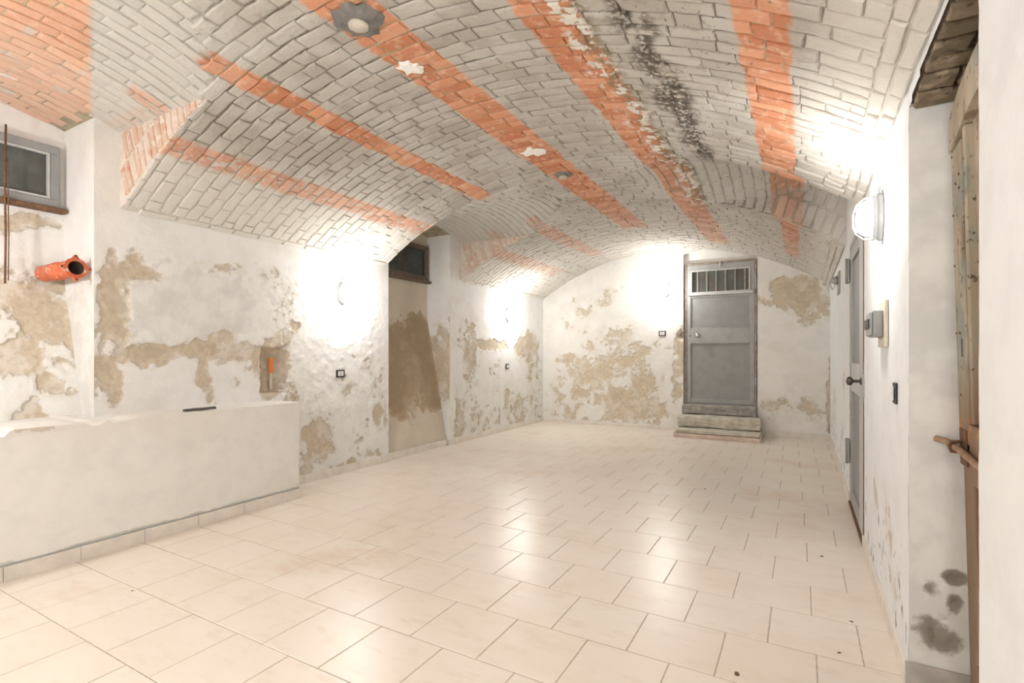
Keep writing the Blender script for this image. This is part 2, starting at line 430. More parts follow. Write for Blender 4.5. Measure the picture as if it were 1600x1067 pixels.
# ------------------------------------------------------------------ plaster surfaces built as fine relief grids
class Surf:
    """gathers relief grids of one plastered wall into a single mesh with the attributes peel, cement, damp"""
    def __init__(s): s.v = []; s.f = []; s.at = {'peel': [], 'cement': [], 'damp': []}; s.n = 0
    def grid(s, us, vs, fn, normal=None, keep=None, peel=None, cement=None, damp=None, depth=.006, rough=.0016, seed=1, hole=None):
        U, V = np.meshgrid(np.asarray(us, float), np.asarray(vs, float), indexing='ij')
        z = np.zeros_like(U)
        pe = peel(U, V) if peel else z; ce = cement(U, V) if cement else z; da = damp(U, V) if damp else z
        P = np.stack(np.broadcast_arrays(*[np.asarray(c, float) + z for c in fn(U, V)]), -1)
        if normal is not None:
            n = np.asarray(normal, float)
            d = -depth * sstep(pe + (fbm(U, V, 22, seed + 7) - .5) * .5, .36, .56) + (fbm(U, V, 7, seed) - .5) * rough * 2 + (fbm(U, V, 30, seed + 3) - .5) * rough * 1.2
            if hole is not None: d = d - hole(U, V)
            # keep the rim of the grid in place so neighbouring pieces meet
            rim = np.minimum.reduce([np.arange(U.shape[0])[:, None] + z, (U.shape[0] - 1 - np.arange(U.shape[0]))[:, None] + z,
                                     np.arange(U.shape[1])[None, :] + z, (U.shape[1] - 1 - np.arange(U.shape[1]))[None, :] + z])
            d = d * np.clip(rim / 2.0, 0, 1)
            P = P + d[..., None] * n
        nu, nv = U.shape
        idx = np.arange(nu * nv).reshape(nu, nv) + s.n
        q = np.stack([idx[:-1, :-1], idx[1:, :-1], idx[1:, 1:], idx[:-1, 1:]], -1)
        if keep is not None:
            uc = (U[:-1, :-1] + U[1:, 1:]) / 2; vc = (V[:-1, :-1] + V[1:, 1:]) / 2
            q = q[keep(uc, vc)]
        s.v.append(P.reshape(-1, 3)); s.f.append(q.reshape(-1, 4)); s.n += nu * nv
        for k, a in (('peel', pe), ('cement', ce), ('damp', da)): s.at[k].append(np.asarray(a + z).ravel())
    def build(s, name, mat, parent=None):
        V = np.concatenate(s.v); Fq = np.concatenate(s.f)
        used = np.zeros(len(V), bool); used[Fq.ravel()] = True
        mp = np.cumsum(used) - 1; Fq = mp[Fq]
        me = bpy.data.meshes.new(name)
        Vv = V[used]
        me.vertices.add(len(Vv)); me.vertices.foreach_set('co', Vv.ravel())
        me.loops.add(Fq.size); me.loops.foreach_set('vertex_index', Fq.ravel())
        me.polygons.add(len(Fq)); me.polygons.foreach_set('loop_start', np.arange(0, Fq.size, 4))
        me.polygons.foreach_set('use_smooth', np.ones(len(Fq), bool))
        for k in s.at:
            a = me.attributes.new(k, 'FLOAT', 'POINT'); a.data.foreach_set('value', np.concatenate(s.at[k])[used])
        me.update(calc_edges=True)
        return link(name, me, mat, parent)
def lines(a, b, step, *extra):
    n = max(1, int(round((b - a) / step)))
    return np.unique(np.concatenate([np.linspace(a, b, n + 1), [e for e in extra if a <= e <= b]]))

# ------------------------------------------------------------------ left wall with two window niches
LEFT = [(1.66, 1.51, 0.08, 0.298, 1), (1.77, 1.74, 0.192, 0.044, 1), (1.8, 1.83, 0.05, 0.062, 0.8), (1.65, 1.04, 0.072, 0.161, 1), (1.87, 1.21, 0.169, 0.058, 1), (2.19, 1.21, 0.197, 0.058, 1), (2.41, 1.26, 0.134, 0.081, 1), (2.67, 1.24, 0.126, 0.059, 0.9), (2.29, 1.06, 0.024, 0.148, 0.8), (2.33, 0.9, 0.04, 0.09, 0.7), (2.52, 0.96, 0.043, 0.083, 0.5), (2.9, 1.1, 0.151, 0.235, 1.2), (3.03, 1.39, 0.092, 0.069, 0.7), (3.3, 0.37, 0.19, 0.157, 0.9), (3.53, 0.05, 0.095, 0.05, 0.8), (3.75, 0.06, 0.077, 0.039, 0.9), (3.23, 0.11, 0.1, 0.06, 0.8), (3.38, 0.66, 0.15, 0.098, 0.4), (3.95, 1.15, 0.2, 0.081, 0.5), (4.19, 0.52, 0.098, 0.175, 0.7), (3.69, 0.83, 0.084, 0.142, 0.5), (4.14, 0.87, 0.097, 0.278, 0.35), (2.36, 1.89, 0.304, 0.04, 0.4), (2.83, 1.88, 0.122, 0.077, 0.4), (2.96, 1.67, 0.154, 0.227, 0.45), (3.09, 0.81, 0.081, 0.174, 0.5), (5.93, 1.13, 0.19, 0.534, 0.7), (6.44, 1.34, 0.645, 0.104, 0.9), (7.61, 1.33, 0.345, 0.257, 0.9), (6.01, 0.68, 0.323, 0.359, 0.35), (6.95, 0.54, 0.12, 0.16, 0.9), (7.32, 0.29, 0.433, 0.208, 0.6), (5.7, 0.36, 0.12, 0.346, 0.7), (6.62, 0.93, 0.186, 0.096, 0.5), (6.18, 0.21, 0.505, 0.128, 0.5), (7.89, 0.67, 0.243, 0.661, 0.5)]
GREY = [(2.15, 1.55, 0.511, 0.297, 1), (2.77, 1.76, 0.36, 0.219, 0.6), (3.23, 0.68, 0.214, 0.358, 0.4)]
FAR = [(-3.33, 1.77, 0.352, 0.329, 0.4), (-2.87, 2.13, 0.245, 0.15, 0.5), (-2.54, 1.33, 0.644, 0.147, 0.6), (-2.93, 0.9, 0.505, 0.322, 0.7), (-2.44, 1.1, 0.318, 0.146, 0.9), (-2.71, 0.43, 0.306, 0.169, 1), (-3.33, 0.48, 0.211, 0.132, 0.9), (-2.28, 0.71, 0.208, 0.31, 0.7), (-2.07, 0.31, 0.284, 0.143, 0.8), (-3.15, 1.12, 0.23, 0.543, 0.5), (-3.57, 1.11, 0.144, 0.067, 0.8), (-3.39, 2.0, 0.094, 0.154, 0.5), (-1.73, 0.77, 0.058, 0.399, 0.7), (-1.82, 1.32, 0.138, 0.1, 0.5), (-2.28, 0.29, 0.624, 0.206, 0.5), (-3.75, 0.55, 0.172, 0.337, 0.5), (-3.63, 0.17, 0.485, 0.134, 0.5), (-2.71, 1.54, 0.437, 0.106, 0.5), (0.01, 2.01, 0.357, 0.232, 1), (0.16, 1.75, 0.182, 0.124, 0.8), (-0.31, 1.95, 0.146, 0.128, 0.6), (0.35, 0.78, 0.03, 0.784, 0.8), (-0.23, 0.48, 0.16, 0.109, 0.6), (0.09, 0.42, 0.23, 0.142, 0.5), (-0.11, 0.32, 0.395, 0.09, 0.4), (-0.39, 0.44, 0.115, 0.073, 0.7), (-1.64, 1.27, 0.077, 0.358, 1.0)]
NICHE1 = [(1.39, 1.5, 0.193, 0.25, 1), (1.31, 1.17, 0.154, 0.122, 0.8), (1.57, 1.17, 0.106, 0.218, 0.5), (1.3, 0.85, 0.074, 0.09, 1.1), (1.49, 0.97, 0.068, 0.051, 0.6), (1.4, 1.0, 0.045, 0.059, 0.7), (1.59, 1.34, 0.05, 0.263, 0.8), (1.37, 2.04, 0.143, 0.05, 0.9), (1.63, 0.81, 0.072, 0.089, 0.5), (1.28, 1.7, 0.061, 0.081, 0.7)]

def wl_peel(Y, Z):
    f = blobfield(Y, Z, LEFT, 3)
    low = sstep(Z, 1.35, .2) * .34 * (Y > 3.0)
    f = np.maximum(f, np.where(fbm(Y, Z, 6, 77) > .5, (fbm(Y, Z, 14, 21) - .32) * 1.5 * low / .34, 0))
    return f
def wl_cement(Y, Z): return blobfield(Y, Z, GREY, 9)
def wl_hole(Y, Z):
    w = (fbm(Y, Z, 12, 5) - .5) * .06
    d = np.maximum(np.abs(Y + w - 2.90) - .135, np.abs(Z + w - 1.05) - .22)
    zone = sstep(np.abs(Y - 3.55), .95, .45) * sstep(np.abs(Z - 1.25), .85, .5)
    f1 = fbm(Y, Z, 12, 31, 4); f2 = fbm(Y + 5, Z, 20, 35, 3)
    fl = zone * (.0035 * sstep(f1, .51, .535) + .003 * sstep(f2, .57, .60) - .002 * sstep(f1, .42, .38))
    return .075 * sstep(d, .0, -.03) - fl
def wl_keep(Y, Z):
    top = np.full_like(Y, 2.24)
    for i in (0, 1):
        l = lun_z(i, Y); top = np.where(l > 0, l + .04, top)
    k = Z < top
    k &= ~((Y > N1A) & (Y < N1B) & (Z < n1_top(Y)))
    k &= ~((Y > N2A) & (Y < N2B) & (Z < n2_top(Y)))
    return k
S = Surf()
S.grid(lines(1.2, YF + .05, .0125, N1B, N2A, N2B), lines(0, 2.9, .0125), lambda Y, Z: (XL, Y, Z), (1, 0, 0), wl_keep, wl_peel, wl_cement, hole=wl_hole, depth=.008, seed=4)
S.grid(lines(YB, 1.2, .05, N1A), lines(0, 2.9, .05), lambda Y, Z: (XL, Y, Z), None, wl_keep)
def niche(SB, a, b, top, xback, ztop_apron, xfoot, zfoot, peel, seed, step):
    # back: sloping apron then upright wall
    def prof(Z):
        t = np.clip((Z - zfoot) / (ztop_apron - zfoot), 0, 1)
        return xfoot + (xback - xfoot) * t
    SB.grid(lines(a, b, step), lines(zfoot if zfoot < .5 else .5, 2.86, step), lambda Y, Z: (prof(Z), Y, Z), (1, 0, 0), None, peel, depth=.010, rough=.004, seed=seed)
    for yy, sgn in ((a, 1), (b, -1)):        # jambs
        S.grid(lines(0, 1, step * 3), lines(0, 2.80, step), lambda T, Z: (XL + (prof(Z) - XL) * T, yy + 0 * Z, Z), None, None,
               (lambda T, Z: sstep(Z + (fbm(T * .35, Z, 6, 8) - .5) * .5 + T * .2, 1.75, 1.5) * .62 * sstep(Z, .2, .8)) if b > 3 else (lambda T, Z: .5 * fbm(T * .4, Z, 6, 18) * sstep(Z, 1.75, 1.6)),
               (lambda T, Z: sstep(Z + (fbm(T * .4, Z, 5, 19) - .5) * .4, 1.75, 1.55)) if b < 3 else None)
    ys = lines(a, b, .04)                    # soffit
    S3.grid(ys, np.linspace(0, 1, 8), lambda Y, T: (XL + (xback - .02 - XL) * T, Y, top(Y)), None)
S2 = Surf(); S3 = Surf()
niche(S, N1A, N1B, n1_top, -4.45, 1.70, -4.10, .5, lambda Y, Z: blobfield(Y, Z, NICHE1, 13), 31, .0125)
def n2_peel(Y, Z):
    f = sstep(Z + (fbm(Y, Z, 4, 61) - .5) * .5, 1.72, 1.58) * sstep(Z + (fbm(Y, Z, 3, 66) - .5) * .8, .45, .72)
    return f * .95
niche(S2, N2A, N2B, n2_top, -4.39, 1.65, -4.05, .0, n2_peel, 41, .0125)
wall_left = S.build('wall_left', M['plaster_left'])
tag(wall_left, 'flaking white plaster wall with two window niches', kind='structure')
# backs of the niches and their soffits, pieces of the same wall
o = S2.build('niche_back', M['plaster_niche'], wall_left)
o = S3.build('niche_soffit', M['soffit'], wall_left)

# ------------------------------------------------------------------ far wall with the recess of the grey door
R1A, R1B = -1.605, -.565
r1_top = lambda x: niche_top(x, R1A, R1B, 2.735, 2.80)
def wf_keep(X, Z):
    return (Z < vault_z(np.clip(X, XL, XR)) + .05) & ~((X > R1A) & (X < R1B) & (Z < r1_top(X)))
def wf_peel(X, Z):
    f = blobfield(X, Z, FAR, 23)
    zone = sstep(np.abs(X + 2.75), 1.25, .5) * sstep(Z, 1.7, .9)
    f = np.maximum(f * (.55 + .9 * fbm(X, Z, 7, 91)), zone * np.where(fbm(X, Z, 5, 95) > .47, fbm(X, Z, 11, 97), 0) * .95)
    return f
S = Surf()
S.grid(lines(XL - .05, XR + .05, .0145, R1A, R1B), lines(0, 2.92, .0145), lambda X, Z: (X, YF, Z), (0, -1, 0), wf_keep, wf_peel, None,
       lambda X, Z: np.maximum(.75 * sstep(np.abs(X - .32), .05, .0) * sstep(Z, 1.2, .3) * fbm(X, Z, 9, 5), .9 * sstep(np.sqrt(((X + 1.63) / .05) ** 2 + ((Z - 1.49 + .2 * np.abs(X + 1.63)) / .07) ** 2), 1.2, .4)),
       seed=14, hole=lambda X, Z: .04 * sstep(np.sqrt(((X + 1.64) / .06) ** 2 + ((Z - 1.48) / .09) ** 2), 1.1, .6))
S.grid(lines(R1A, R1B, .03), lines(0, 2.85, .03), lambda X, Z: (X, YF + .075, Z), None, lambda X, Z: Z < r1_top(X) + .04)
for xx in (R1A, R1B):
    S.grid(np.linspace(YF, YF + .08, 3), lines(0, 2.76, .04), lambda Y, Z: (xx, Y, Z))
S.grid(lines(R1A, R1B, .04), np.linspace(YF, YF + .08, 3), lambda X, Y: (X, Y, r1_top(X)))
wall_back = tag(S.build('wall_back', M['plaster_far']), 'stained cream plaster end wall with the grey door', kind='structure')

# ------------------------------------------------------------------ right wall with the door and the arched opening
RIGHT = [(2.77, 0.45, 0.152, 0.168, 0.6), (2.59, 0.29, 0.099, 0.13, 0.5), (3.21, 0.52, 0.104, 0.098, 0.5), (5.65, 0.92, 0.255, 0.237, 0.5), (5.82, 0.3, 0.271, 0.244, 0.6), (7.2, .5, .5, .4, .55)]
def wr_keep(Y, Z):
    top = np.full_like(Y, 2.21); l = lun_z(2, Y); top = np.where(l > 0, l + .04, top)
    return (Z < top) & ~((Y > D2A) & (Y < D2B) & (Z < D2Z)) & ~((Y > OPA) & (Y < OPB) & (Z < op_top(Y)))
def wr_peel(Y, Z):
    return blobfield(Y, Z, RIGHT, 29) * (.5 + .8 * fbm(Y, Z, 12, 33))
def wr_damp(Y, Z):
    return np.where(fbm(Y, Z * .5, 22, 41) > .70, .8, 0) * sstep(Z, .9, .3) * (Y > 2.3)
S = Surf()
S.grid(lines(.9, YF + .05, .02, OPA, OPB, D2A, D2B), lines(0, 2.86, .02, D2Z), lambda Y, Z: (XR, Y, Z), (-1, 0, 0), wr_keep, wr_peel, None, wr_damp, depth=.004, rough=.002, seed=24)
S.grid(lines(YB, .9, .06), lines(0, 2.86, .06), lambda Y, Z: (XR, Y, Z), None, wr_keep)
for yy in (D2A, D2B):
    S.grid(np.linspace(XR, XR + .16, 3), lines(0, D2Z, .04), lambda X, Z: (X, yy, Z))
S.grid(np.linspace(XR, XR + .16, 3), lines(D2A, D2B, .04), lambda X, Y: (X, Y, D2Z))
JAMB = [(0.42, 0.22, 0.09, 0.11, 1), (0.39, 0.37, 0.045, 0.07, 0.9), (0.455, 0.425, 0.05, 0.035, 1.1), (0.46, 0.33, 0.03, 0.05, 1), (0.36, 0.2, 0.05, 0.12, 0.6)]
def jamb_damp(X, Z):
    f = np.zeros_like(X)
    for (ca, cb, ra, rb, w) in JAMB:
        d = np.sqrt(((X - ca) / ra) ** 2 + ((Z - cb) / rb) ** 2); f = np.maximum(f, w * np.clip(1.3 - d, 0, 1))
    return f * (.05 + 1.3 * fbm(X, Z, 16, 43))
S.grid(lines(XR, XR + .65, .012), lines(0, 2.16, .012), lambda X, Z: (X, OPB, Z), (0, -1, 0), None, lambda X, Z: jamb_damp(X, Z) * .55, lambda X, Z: .75 + 0 * Z, jamb_damp, rough=.001, seed=52)
S.grid(lines(XR, XR + .65, .05), lines(0, 2.16, .05), lambda X, Z: (X, OPA, Z))
wall_right = tag(S.build('wall_right', M['plaster_right']), 'smooth white plaster wall with lamp, door and arched opening', kind='structure')
# what closes the opening behind the old door, and the wall behind the camera
S = Surf(); S.grid(lines(OPA - .2, OPB + .2, .1), lines(0, 2.5, .1), lambda Y, Z: (XR + .65, Y, Z))
S.grid(lines(D2A - .1, D2B + .1, .2), lines(0, 2.3, .2), lambda Y, Z: (XR + .16, Y, Z))
S.build('opening_back', M['brown_mortar'], wall_right)
S = Surf(); S.grid(lines(XL - .6, XR + .1, .1), lines(0, 2.9, .1), lambda X, Z: (X, YB, Z))
tag(S.build('wall_front', M['plaster_right']), 'plain white plaster wall behind the viewpoint', kind='structure')

# ------------------------------------------------------------------ low plastered wall in front of the left wall
LWX, LWY, LWZ = -3.655, 2.86, .795
S = Surf()
top_edge = lambda Y: LWZ + (fbm(Y, Y * 0, 4, 71) - .5) * .012 - .035 * sstep(fbm(Y, Y * 0 + 3, 7, 73), .5, .7) * sstep(Y, 1.9, 1.2)
ys = lines(YB, LWY, .02)
S.grid(ys, np.linspace(0, 1, 40), lambda Y, T: (LWX, Y, .088 + (top_edge(Y) - .088) * T), (1, 0, 0), None,
       lambda Y, T: .7 * sstep(T, .90, 1) * sstep(Y, 1.75, 1.2) * fbm(Y, T, 9, 3) * 1.3, lambda Y, T: .8 * sstep(T, .06, .0) * fbm(Y, T, 5, 4) * 1.3, rough=.002, seed=61)
S.grid(ys, np.linspace(0, 1, 24), lambda Y, T: (LWX - .86 * T, Y, top_edge(Y) + .01 * (fbm(Y, T, 6, 5) - .5) * sstep(T, 0, .1) + 0.03 * sstep(T, 0, .12) * sstep(LWZ - .012 - top_edge(Y), 0, .01)), None)
S.grid(np.linspace(0, 1, 12), np.linspace(0, 1, 20), lambda T, Q: (LWX - .5 * T, LWY + 0 * T, (top_edge(np.array(LWY)) ) * Q), None)
S.grid(ys, np.linspace(0, 1, 3), lambda Y, T: (LWX - .012, Y, .095 * T))
S.grid(ys, np.linspace(0, 1, 3), lambda Y, T: (LWX - .013 * T, Y, .088 + 0 * T))
wall_low = tag(S.build('wall_low', M['plaster_low']), 'low plastered parapet wall along the left wall', kind='structure')

# ------------------------------------------------------------------ bricks
def brick_variant(L, W, k, nd=3):
    """a worn brick, face towards -z, rounded irregular rim"""
    r = random.Random(100 + k); out = []
    pts = []
    for i in range(nd): pts.append((-L / 2 + L * i / nd, -W / 2))
    for i in range(2): pts.append((L / 2, -W / 2 + W * i / 2))
    for i in range(nd): pts.append((L / 2 - L * i / nd, W / 2))
    for i in range(2): pts.append((-L / 2, W / 2 - W * i / 2))
    n = len(pts); V = []
    jit = [(r.uniform(-.004, .004), r.uniform(-.0048, .0048)) for _ in pts]
    for zz, ins in ((.03, 0), (.004, 0), (-.004, .004), (-.0055, .012)):
        for (x, y), (jx, jy) in zip(pts, jit):
            sx = 1 - 2 * ins / L; sy = 1 - 2 * ins / W
            V.append(((x + jx) * sx, (y + jy) * sy, zz + r.uniform(-.0015, .0015) - (.0015 * r.random() if zz < 0 else 0)))
    F = []
    for q in range(3):
        for i in range(n):
            j = (i + 1) % n; F.append((q * n + i, q * n + j, (q + 1) * n + j, (q + 1) * n + i))
    V.append((0, 0, -.0065 - .002 * r.random())); c = len(V) - 1
    for i in range(n): F.append((3 * n + i, 3 * n + (i + 1) % n, c))
    return np.array(V), F
class BrickSet:
    def __init__(s, dims, mat, nvar=10, seed=0):
        s.vars = []
        for k in range(nvar):
            V, F = brick_variant(dims[0], dims[1], seed + k)
            me = bpy.data.meshes.new('brick'); me.from_pydata(V.tolist(), [], F)
            a = me.attributes.new('rnd', 'FLOAT', 'POINT'); a.data.foreach_set('value', np.full(len(V), (k * .618 + .1) % 1.0))
            me.materials.append(mat); me.update()
            s.vars.append((V, F, me, (k * .618 + .1) % 1.0))
        s.dims = dims; s.items = []
    def add(s, c, ax, ay, az, length, width, r=random):
        """centre, unit axes (length, width, away from the room)"""
        sx = length / s.dims[0]; sy = width / s.dims[1]
        m = Matrix(((ax[0] * sx, ay[0] * sy, az[0], c[0]), (ax[1] * sx, ay[1] * sy, az[1], c[1]), (ax[2] * sx, ay[2] * sy, az[2], c[2]), (0, 0, 0, 1)))
        a = length * width
        d = Vector(c) - cam.location
        cx = d.x * math.cos(YAW) + d.y * math.sin(YAW); cz = -d.x * math.sin(YAW) + d.y * math.cos(YAW)
        vis = 0
        if cz > .1:
            u = 800 + 803.14 * cx / cz; v = 552.3 - 803.14 * d.z / cz
            if -20 < u < 1620 and -15 < v < 1080: vis = a * abs(d.normalized().dot(Vector(az))) / d.length_squared
        s.items.append((vis, m, r.randrange(len(s.vars)), s))
def emit_bricks(sets, parent, limit, name='brick', rest='brick_infill'):
    items = [i for s in sets for i in s.items]
    items.sort(key=lambda i: -i[0])
    for vis, m, k, s in items[:limit]:
        o = bpy.data.objects.new(name, s.vars[k][2]); COL.objects.link(o); o.parent = parent; o.matrix_world = m
    bymat = {}
    for it in items[limit:]: bymat.setdefault(it[3].vars[0][2].materials[0], []).append(it)
    V = []; F = []; R = []; MI = []; n = 0; mats = list(bymat)
    for mi, mt in enumerate(mats):
        for vis, m, k, s in bymat[mt]:
            v, f, me, rn = s.vars[k]; A = np.array(m)
            V.append(v @ A[:3, :3].T + A[:3, 3]); R.append(np.full(len(v), rn)); F += [tuple(i + n for i in q) for q in f]; MI += [mi] * len(f); n += len(v)
    if not V: return
    me = bpy.data.meshes.new(rest); me.from_pydata(np.concatenate(V).tolist(), [], F)
    for mt in mats: me.materials.append(mt)
    me.polygons.foreach_set('material_index', MI)
    a = me.attributes.new('rnd', 'FLOAT', 'POINT'); a.data.foreach_set('value', np.concatenate(R)); me.update()
    o = link(rest, me, None, parent); o['kind'] = 'stuff'
    return o

# ------------------------------------------------------------------ the vaulted ceiling
gx = lines(XL - .02, XR + .02, .05); gyl = [YB - .02]
edges = sorted([e for L in LUN for e in (L[1], L[2])])
gy = lines(YB - .02, YF + .02, .06, *[e for b in edges for e in (b - .0015, b + .0015)])
GX, GY = np.meshgrid(gx, gy, indexing='ij')
GZ = np.maximum(vault_z(np.clip(GX, XL, XR)), lun_at(GX, GY)) + .003
nx, ny = GX.shape
idx = np.arange(nx * ny).reshape(nx, ny)
q = np.stack([idx[:-1, :-1], idx[:-1, 1:], idx[1:, 1:], idx[1:, :-1]], -1).reshape(-1, 4)
me = bpy.data.meshes.new('ceiling'); me.from_pydata(np.stack([GX, GY, GZ], -1).reshape(-1, 3).tolist(), [], q.tolist())
# side walls of the lunettes are bedded in pale mortar
me.materials.append(M['mortar']); me.materials.append(M['pale_mortar'])
nz = np.array([p.normal.z for p in me.polygons])
cy_ = np.array([p.center.y for p in me.polygons])
steep = (np.abs(nz) < .35) & (np.array([p.center.x for p in me.polygons]) < VX0)
me.polygons.foreach_set('material_index', steep.astype(np.int32))
ceiling = link('ceiling', me)
tag(ceiling, 'whitewashed brick barrel vault with bare orange stripes', kind='structure')
bm = bmesh.new()      # the outside of the vault keeps stray light out
for a, b in (((XL - 1, YB - 1, 3.0), (XR + 1.2, YF + 1, 3.05)),): add_box(bm, a, b)
from_bm('vault_backing', bm, M['brown_mortar'], ceiling)

PITCH, BL = .0885, .205
ring = BrickSet((BL - .011, PITCH - .011), M['brick'], 14, 0)
th0 = math.asin((XL - VX0) / VR); th1 = math.asin((XR - VX0) / VR)
def vpt(th, y, lift=0.0):
    return (VX0 + (VR - lift) * math.sin(th), y, VZC - VR + (VR - lift) * math.cos(th))
RB = random.Random(5)
def in_main(th, y):
    p = vpt(th, y); return p[2] >= float(lun_at(p[0], y)) - .004
def trim(x, y0, y1):
    """the part of a row that lies outside a lunette's cheeks, at x"""
    mz = float(vault_z(x))
    for sd, a_, b_, zs, zc in LUN:
        if (sd == 'L') != (x < VX0) or zs <= mz: continue
        if y1 <= a_ or y0 >= b_: continue
        if y0 < a_ and y1 > a_: y1 = a_
        elif y0 < b_ and y1 > b_: y0 = b_
        else: return None
    return (y0, y1) if y1 - y0 > .016 else None
BAND_R, BAND_L = .12, .06         # courses laid along the walls at the springings
s_lo = th0 * VR + BAND_L; s_hi = th1 * VR - BAND_R
yy = YB + .05; j = 0
rows = []
while yy < YF - .02:
    wv = PITCH * RB.uniform(.93, 1.07)
    rows.append((yy + wv / 2, wv)); yy += wv
for j, (yc, wv) in enumerate(rows):
    if yc < -.6: continue
    s = s_lo - (BL / 2 if j % 2 else 0) - RB.uniform(0, .05)
    while s < s_hi:
        ln = BL * RB.choice([1, 1, 1, 1, .95, 1.04, 1.08, .55 if RB.random() < .4 else 1])
        a, b = max(s, s_lo), min(s + ln, s_hi); s += ln
        if b - a < .045: continue
        # shorten bricks that run into a groin
        smp = [a + (b - a) * t for t in (0, .17, .33, .5, .67, .83, 1)]
        ok = []
        for q_ in smp:
            xq = VX0 + VR * math.sin(q_ / VR); tr_ = trim(xq, yc - wv / 2, yc + wv / 2)
            ok.append(tr_ is not None and in_main(q_ / VR, (tr_[0] + tr_[1]) / 2))
        if not all(ok):
            g = [q_ for q_, o_ in zip(smp, ok) if o_]
            if len(g) < 2: continue
            a, b = g[0], g[-1]
        th = (a + b) / 2 / VR
        lift = RB.uniform(-.003, .005)
        tr_ = trim(VX0 + VR * math.sin(th), yc - wv / 2, yc + wv / 2)
        if tr_ is None: continue
        wb = tr_[1] - tr_[0]; cut = wb < wv - .001
        c = vpt(th, (tr_[0] + tr_[1]) / 2 + (0 if cut else RB.uniform(-.004, .004)), lift)
        t_ = RB.uniform(-.025, .025)
        ax = Vector((math.cos(th), t_, -math.sin(th))).normalized(); az = Vector((math.sin(th), 0, math.cos(th)))
        az = (az + Vector((RB.uniform(-.02, .02), RB.uniform(-.04, .04), 0))).normalized()
        ay = az.cross(ax).normalized(); ax = ay.cross(az)
        ring.add(c, ax, ay, az, (b - a) - RB.uniform(.001, .007), wb - (.004 if cut else RB.uniform(.007, .012)), RB)
# courses along the springings
for (s0, s1, nrow) in ((th1 * VR - BAND_R, th1 * VR - .006, 2), (th0 * VR - .0, th0 * VR + BAND_L, 1)):
    for r_ in range(nrow):
        sc = s0 + (s1 - s0) * (r_ + .5) / nrow; w_ = (s1 - s0) / nrow
        y0 = .1 + .1 * r_
        while y0 < YF - .05:
            ln = RB.uniform(.19, .25); yc = y0 + ln / 2; y0 += ln
            if not all(in_main(sc / VR, q_) for q_ in (yc - ln / 2, yc, yc + ln / 2)) or yc < -.3: continue
            th = sc / VR; c = vpt(th, yc, RB.uniform(-.002, .006))
            az = Vector((math.sin(th), 0, math.cos(th))); ax = Vector((RB.uniform(-.03, .03), 1, 0)).normalized(); ay = az.cross(ax).normalized(); ax = ay.cross(az)
            ring.add(c, ax, ay, az, ln - .013, w_ - .008, RB)
# rings of the lunettes
for i, (sd, a_, b_, zs, zc) in enumerate(LUN):
    hw = (b_ - a_) / 2; ri = zc - zs; r = (hw * hw + ri * ri) / (2 * ri); yc0 = (a_ + b_) / 2; al = math.asin(hw / r)
    xs = (-4.44 if i == 0 else XL + .045) if sd == 'L' else XR - .045
    x = xs; j = 0
    while (x < VX0 if sd == 'L' else x > VX0):
        s = -al * r - (BL / 2 if j % 2 else 0) - RB.uniform(0, .04)
        while s < al * r:
            ln = BL * RB.choice([1, 1, .95, 1.05]); a, b = max(s, -al * r), min(s + ln, al * r); s += ln
            if b - a < .045: continue
            mz = float(vault_z(x))
            smp = [a + (b - a) * t for t in (0, .2, .4, .6, .8, 1)]
            g = [q_ for q_ in smp if zc - r + r * math.cos(q_ / r) > mz + .001]
            if len(g) < 2: continue
            a, b = g[0], g[-1]
            ph = (a + b) / 2 / r; lift = RB.uniform(-.003, .005)
            c = (x + RB.uniform(-.003, .003), yc0 + (r - lift) * math.sin(ph), zc - r + (r - lift) * math.cos(ph))
            if c[1] < .35 or (x < XL + .02 and (c[1] + (b - a) / 2 > N1B + .03)): continue
            az = Vector((RB.uniform(-.03, .03), math.sin(ph), math.cos(ph))).normalized(); ax = Vector((RB.uniform(-.02, .02), math.cos(ph), -math.sin(ph))).normalized()
            ay = az.cross(ax).normalized(); ax = ay.cross(az)
            ring.add(c, ax, ay, az, (b - a) - RB.uniform(.001, .006), PITCH - RB.uniform(.006, .010), RB)
        x += PITCH if sd == 'L' else -PITCH; j += 1
# voussoirs showing on the far cheek of each lunette
side = BrickSet((.19, .055), M['pale_brick'], 8, 40); side_r = BrickSet((.19, .075), M['brick'], 8, 50)
for i, (sd, a_, b_, zs, zc) in enumerate(LUN):
    if sd == 'L': t0, t1 = th0, math.asin((-2.5 - VX0) / VR)
    else: t0, t1 = math.asin((-.9 - VX0) / VR), th1
    for row in range(3):
        rr = VR + .006 + row * .205
        n = int((t1 - t0) * rr / (.066 if sd == 'L' else .085))
        for k in range(n):
            th = t0 + (t1 - t0) * (k + .5) / n + RB.uniform(-.002, .002)
            rad0 = rr + .005; rad1 = rr + .195
            cz_ = VZC - VR
            lim = (zs + .014 - cz_) / math.cos(th)
            if rad1 > lim: rad1 = lim
            if rad1 - rad0 < .03: continue
            rc = (rad0 + rad1) / 2
            x_ = VX0 + rc * math.sin(th)
            if x_ < XL + .03 or x_ > XR - .03: continue
            lean = th + (.18 if sd == 'L' else -.18)
            ax = Vector((math.sin(lean), 0, math.cos(lean))); az = Vector((0, 1, 0)); ay = az.cross(ax)
            (side if sd == 'L' else side_r).add((x_, b_ - .004 + RB.uniform(-.002, .003), cz_ + rc * math.cos(th)), ax, ay, az, rad1 - rad0, .053 if sd == 'L' else .076, RB)
emit_bricks([ring, side, side_r], ceiling, 300)

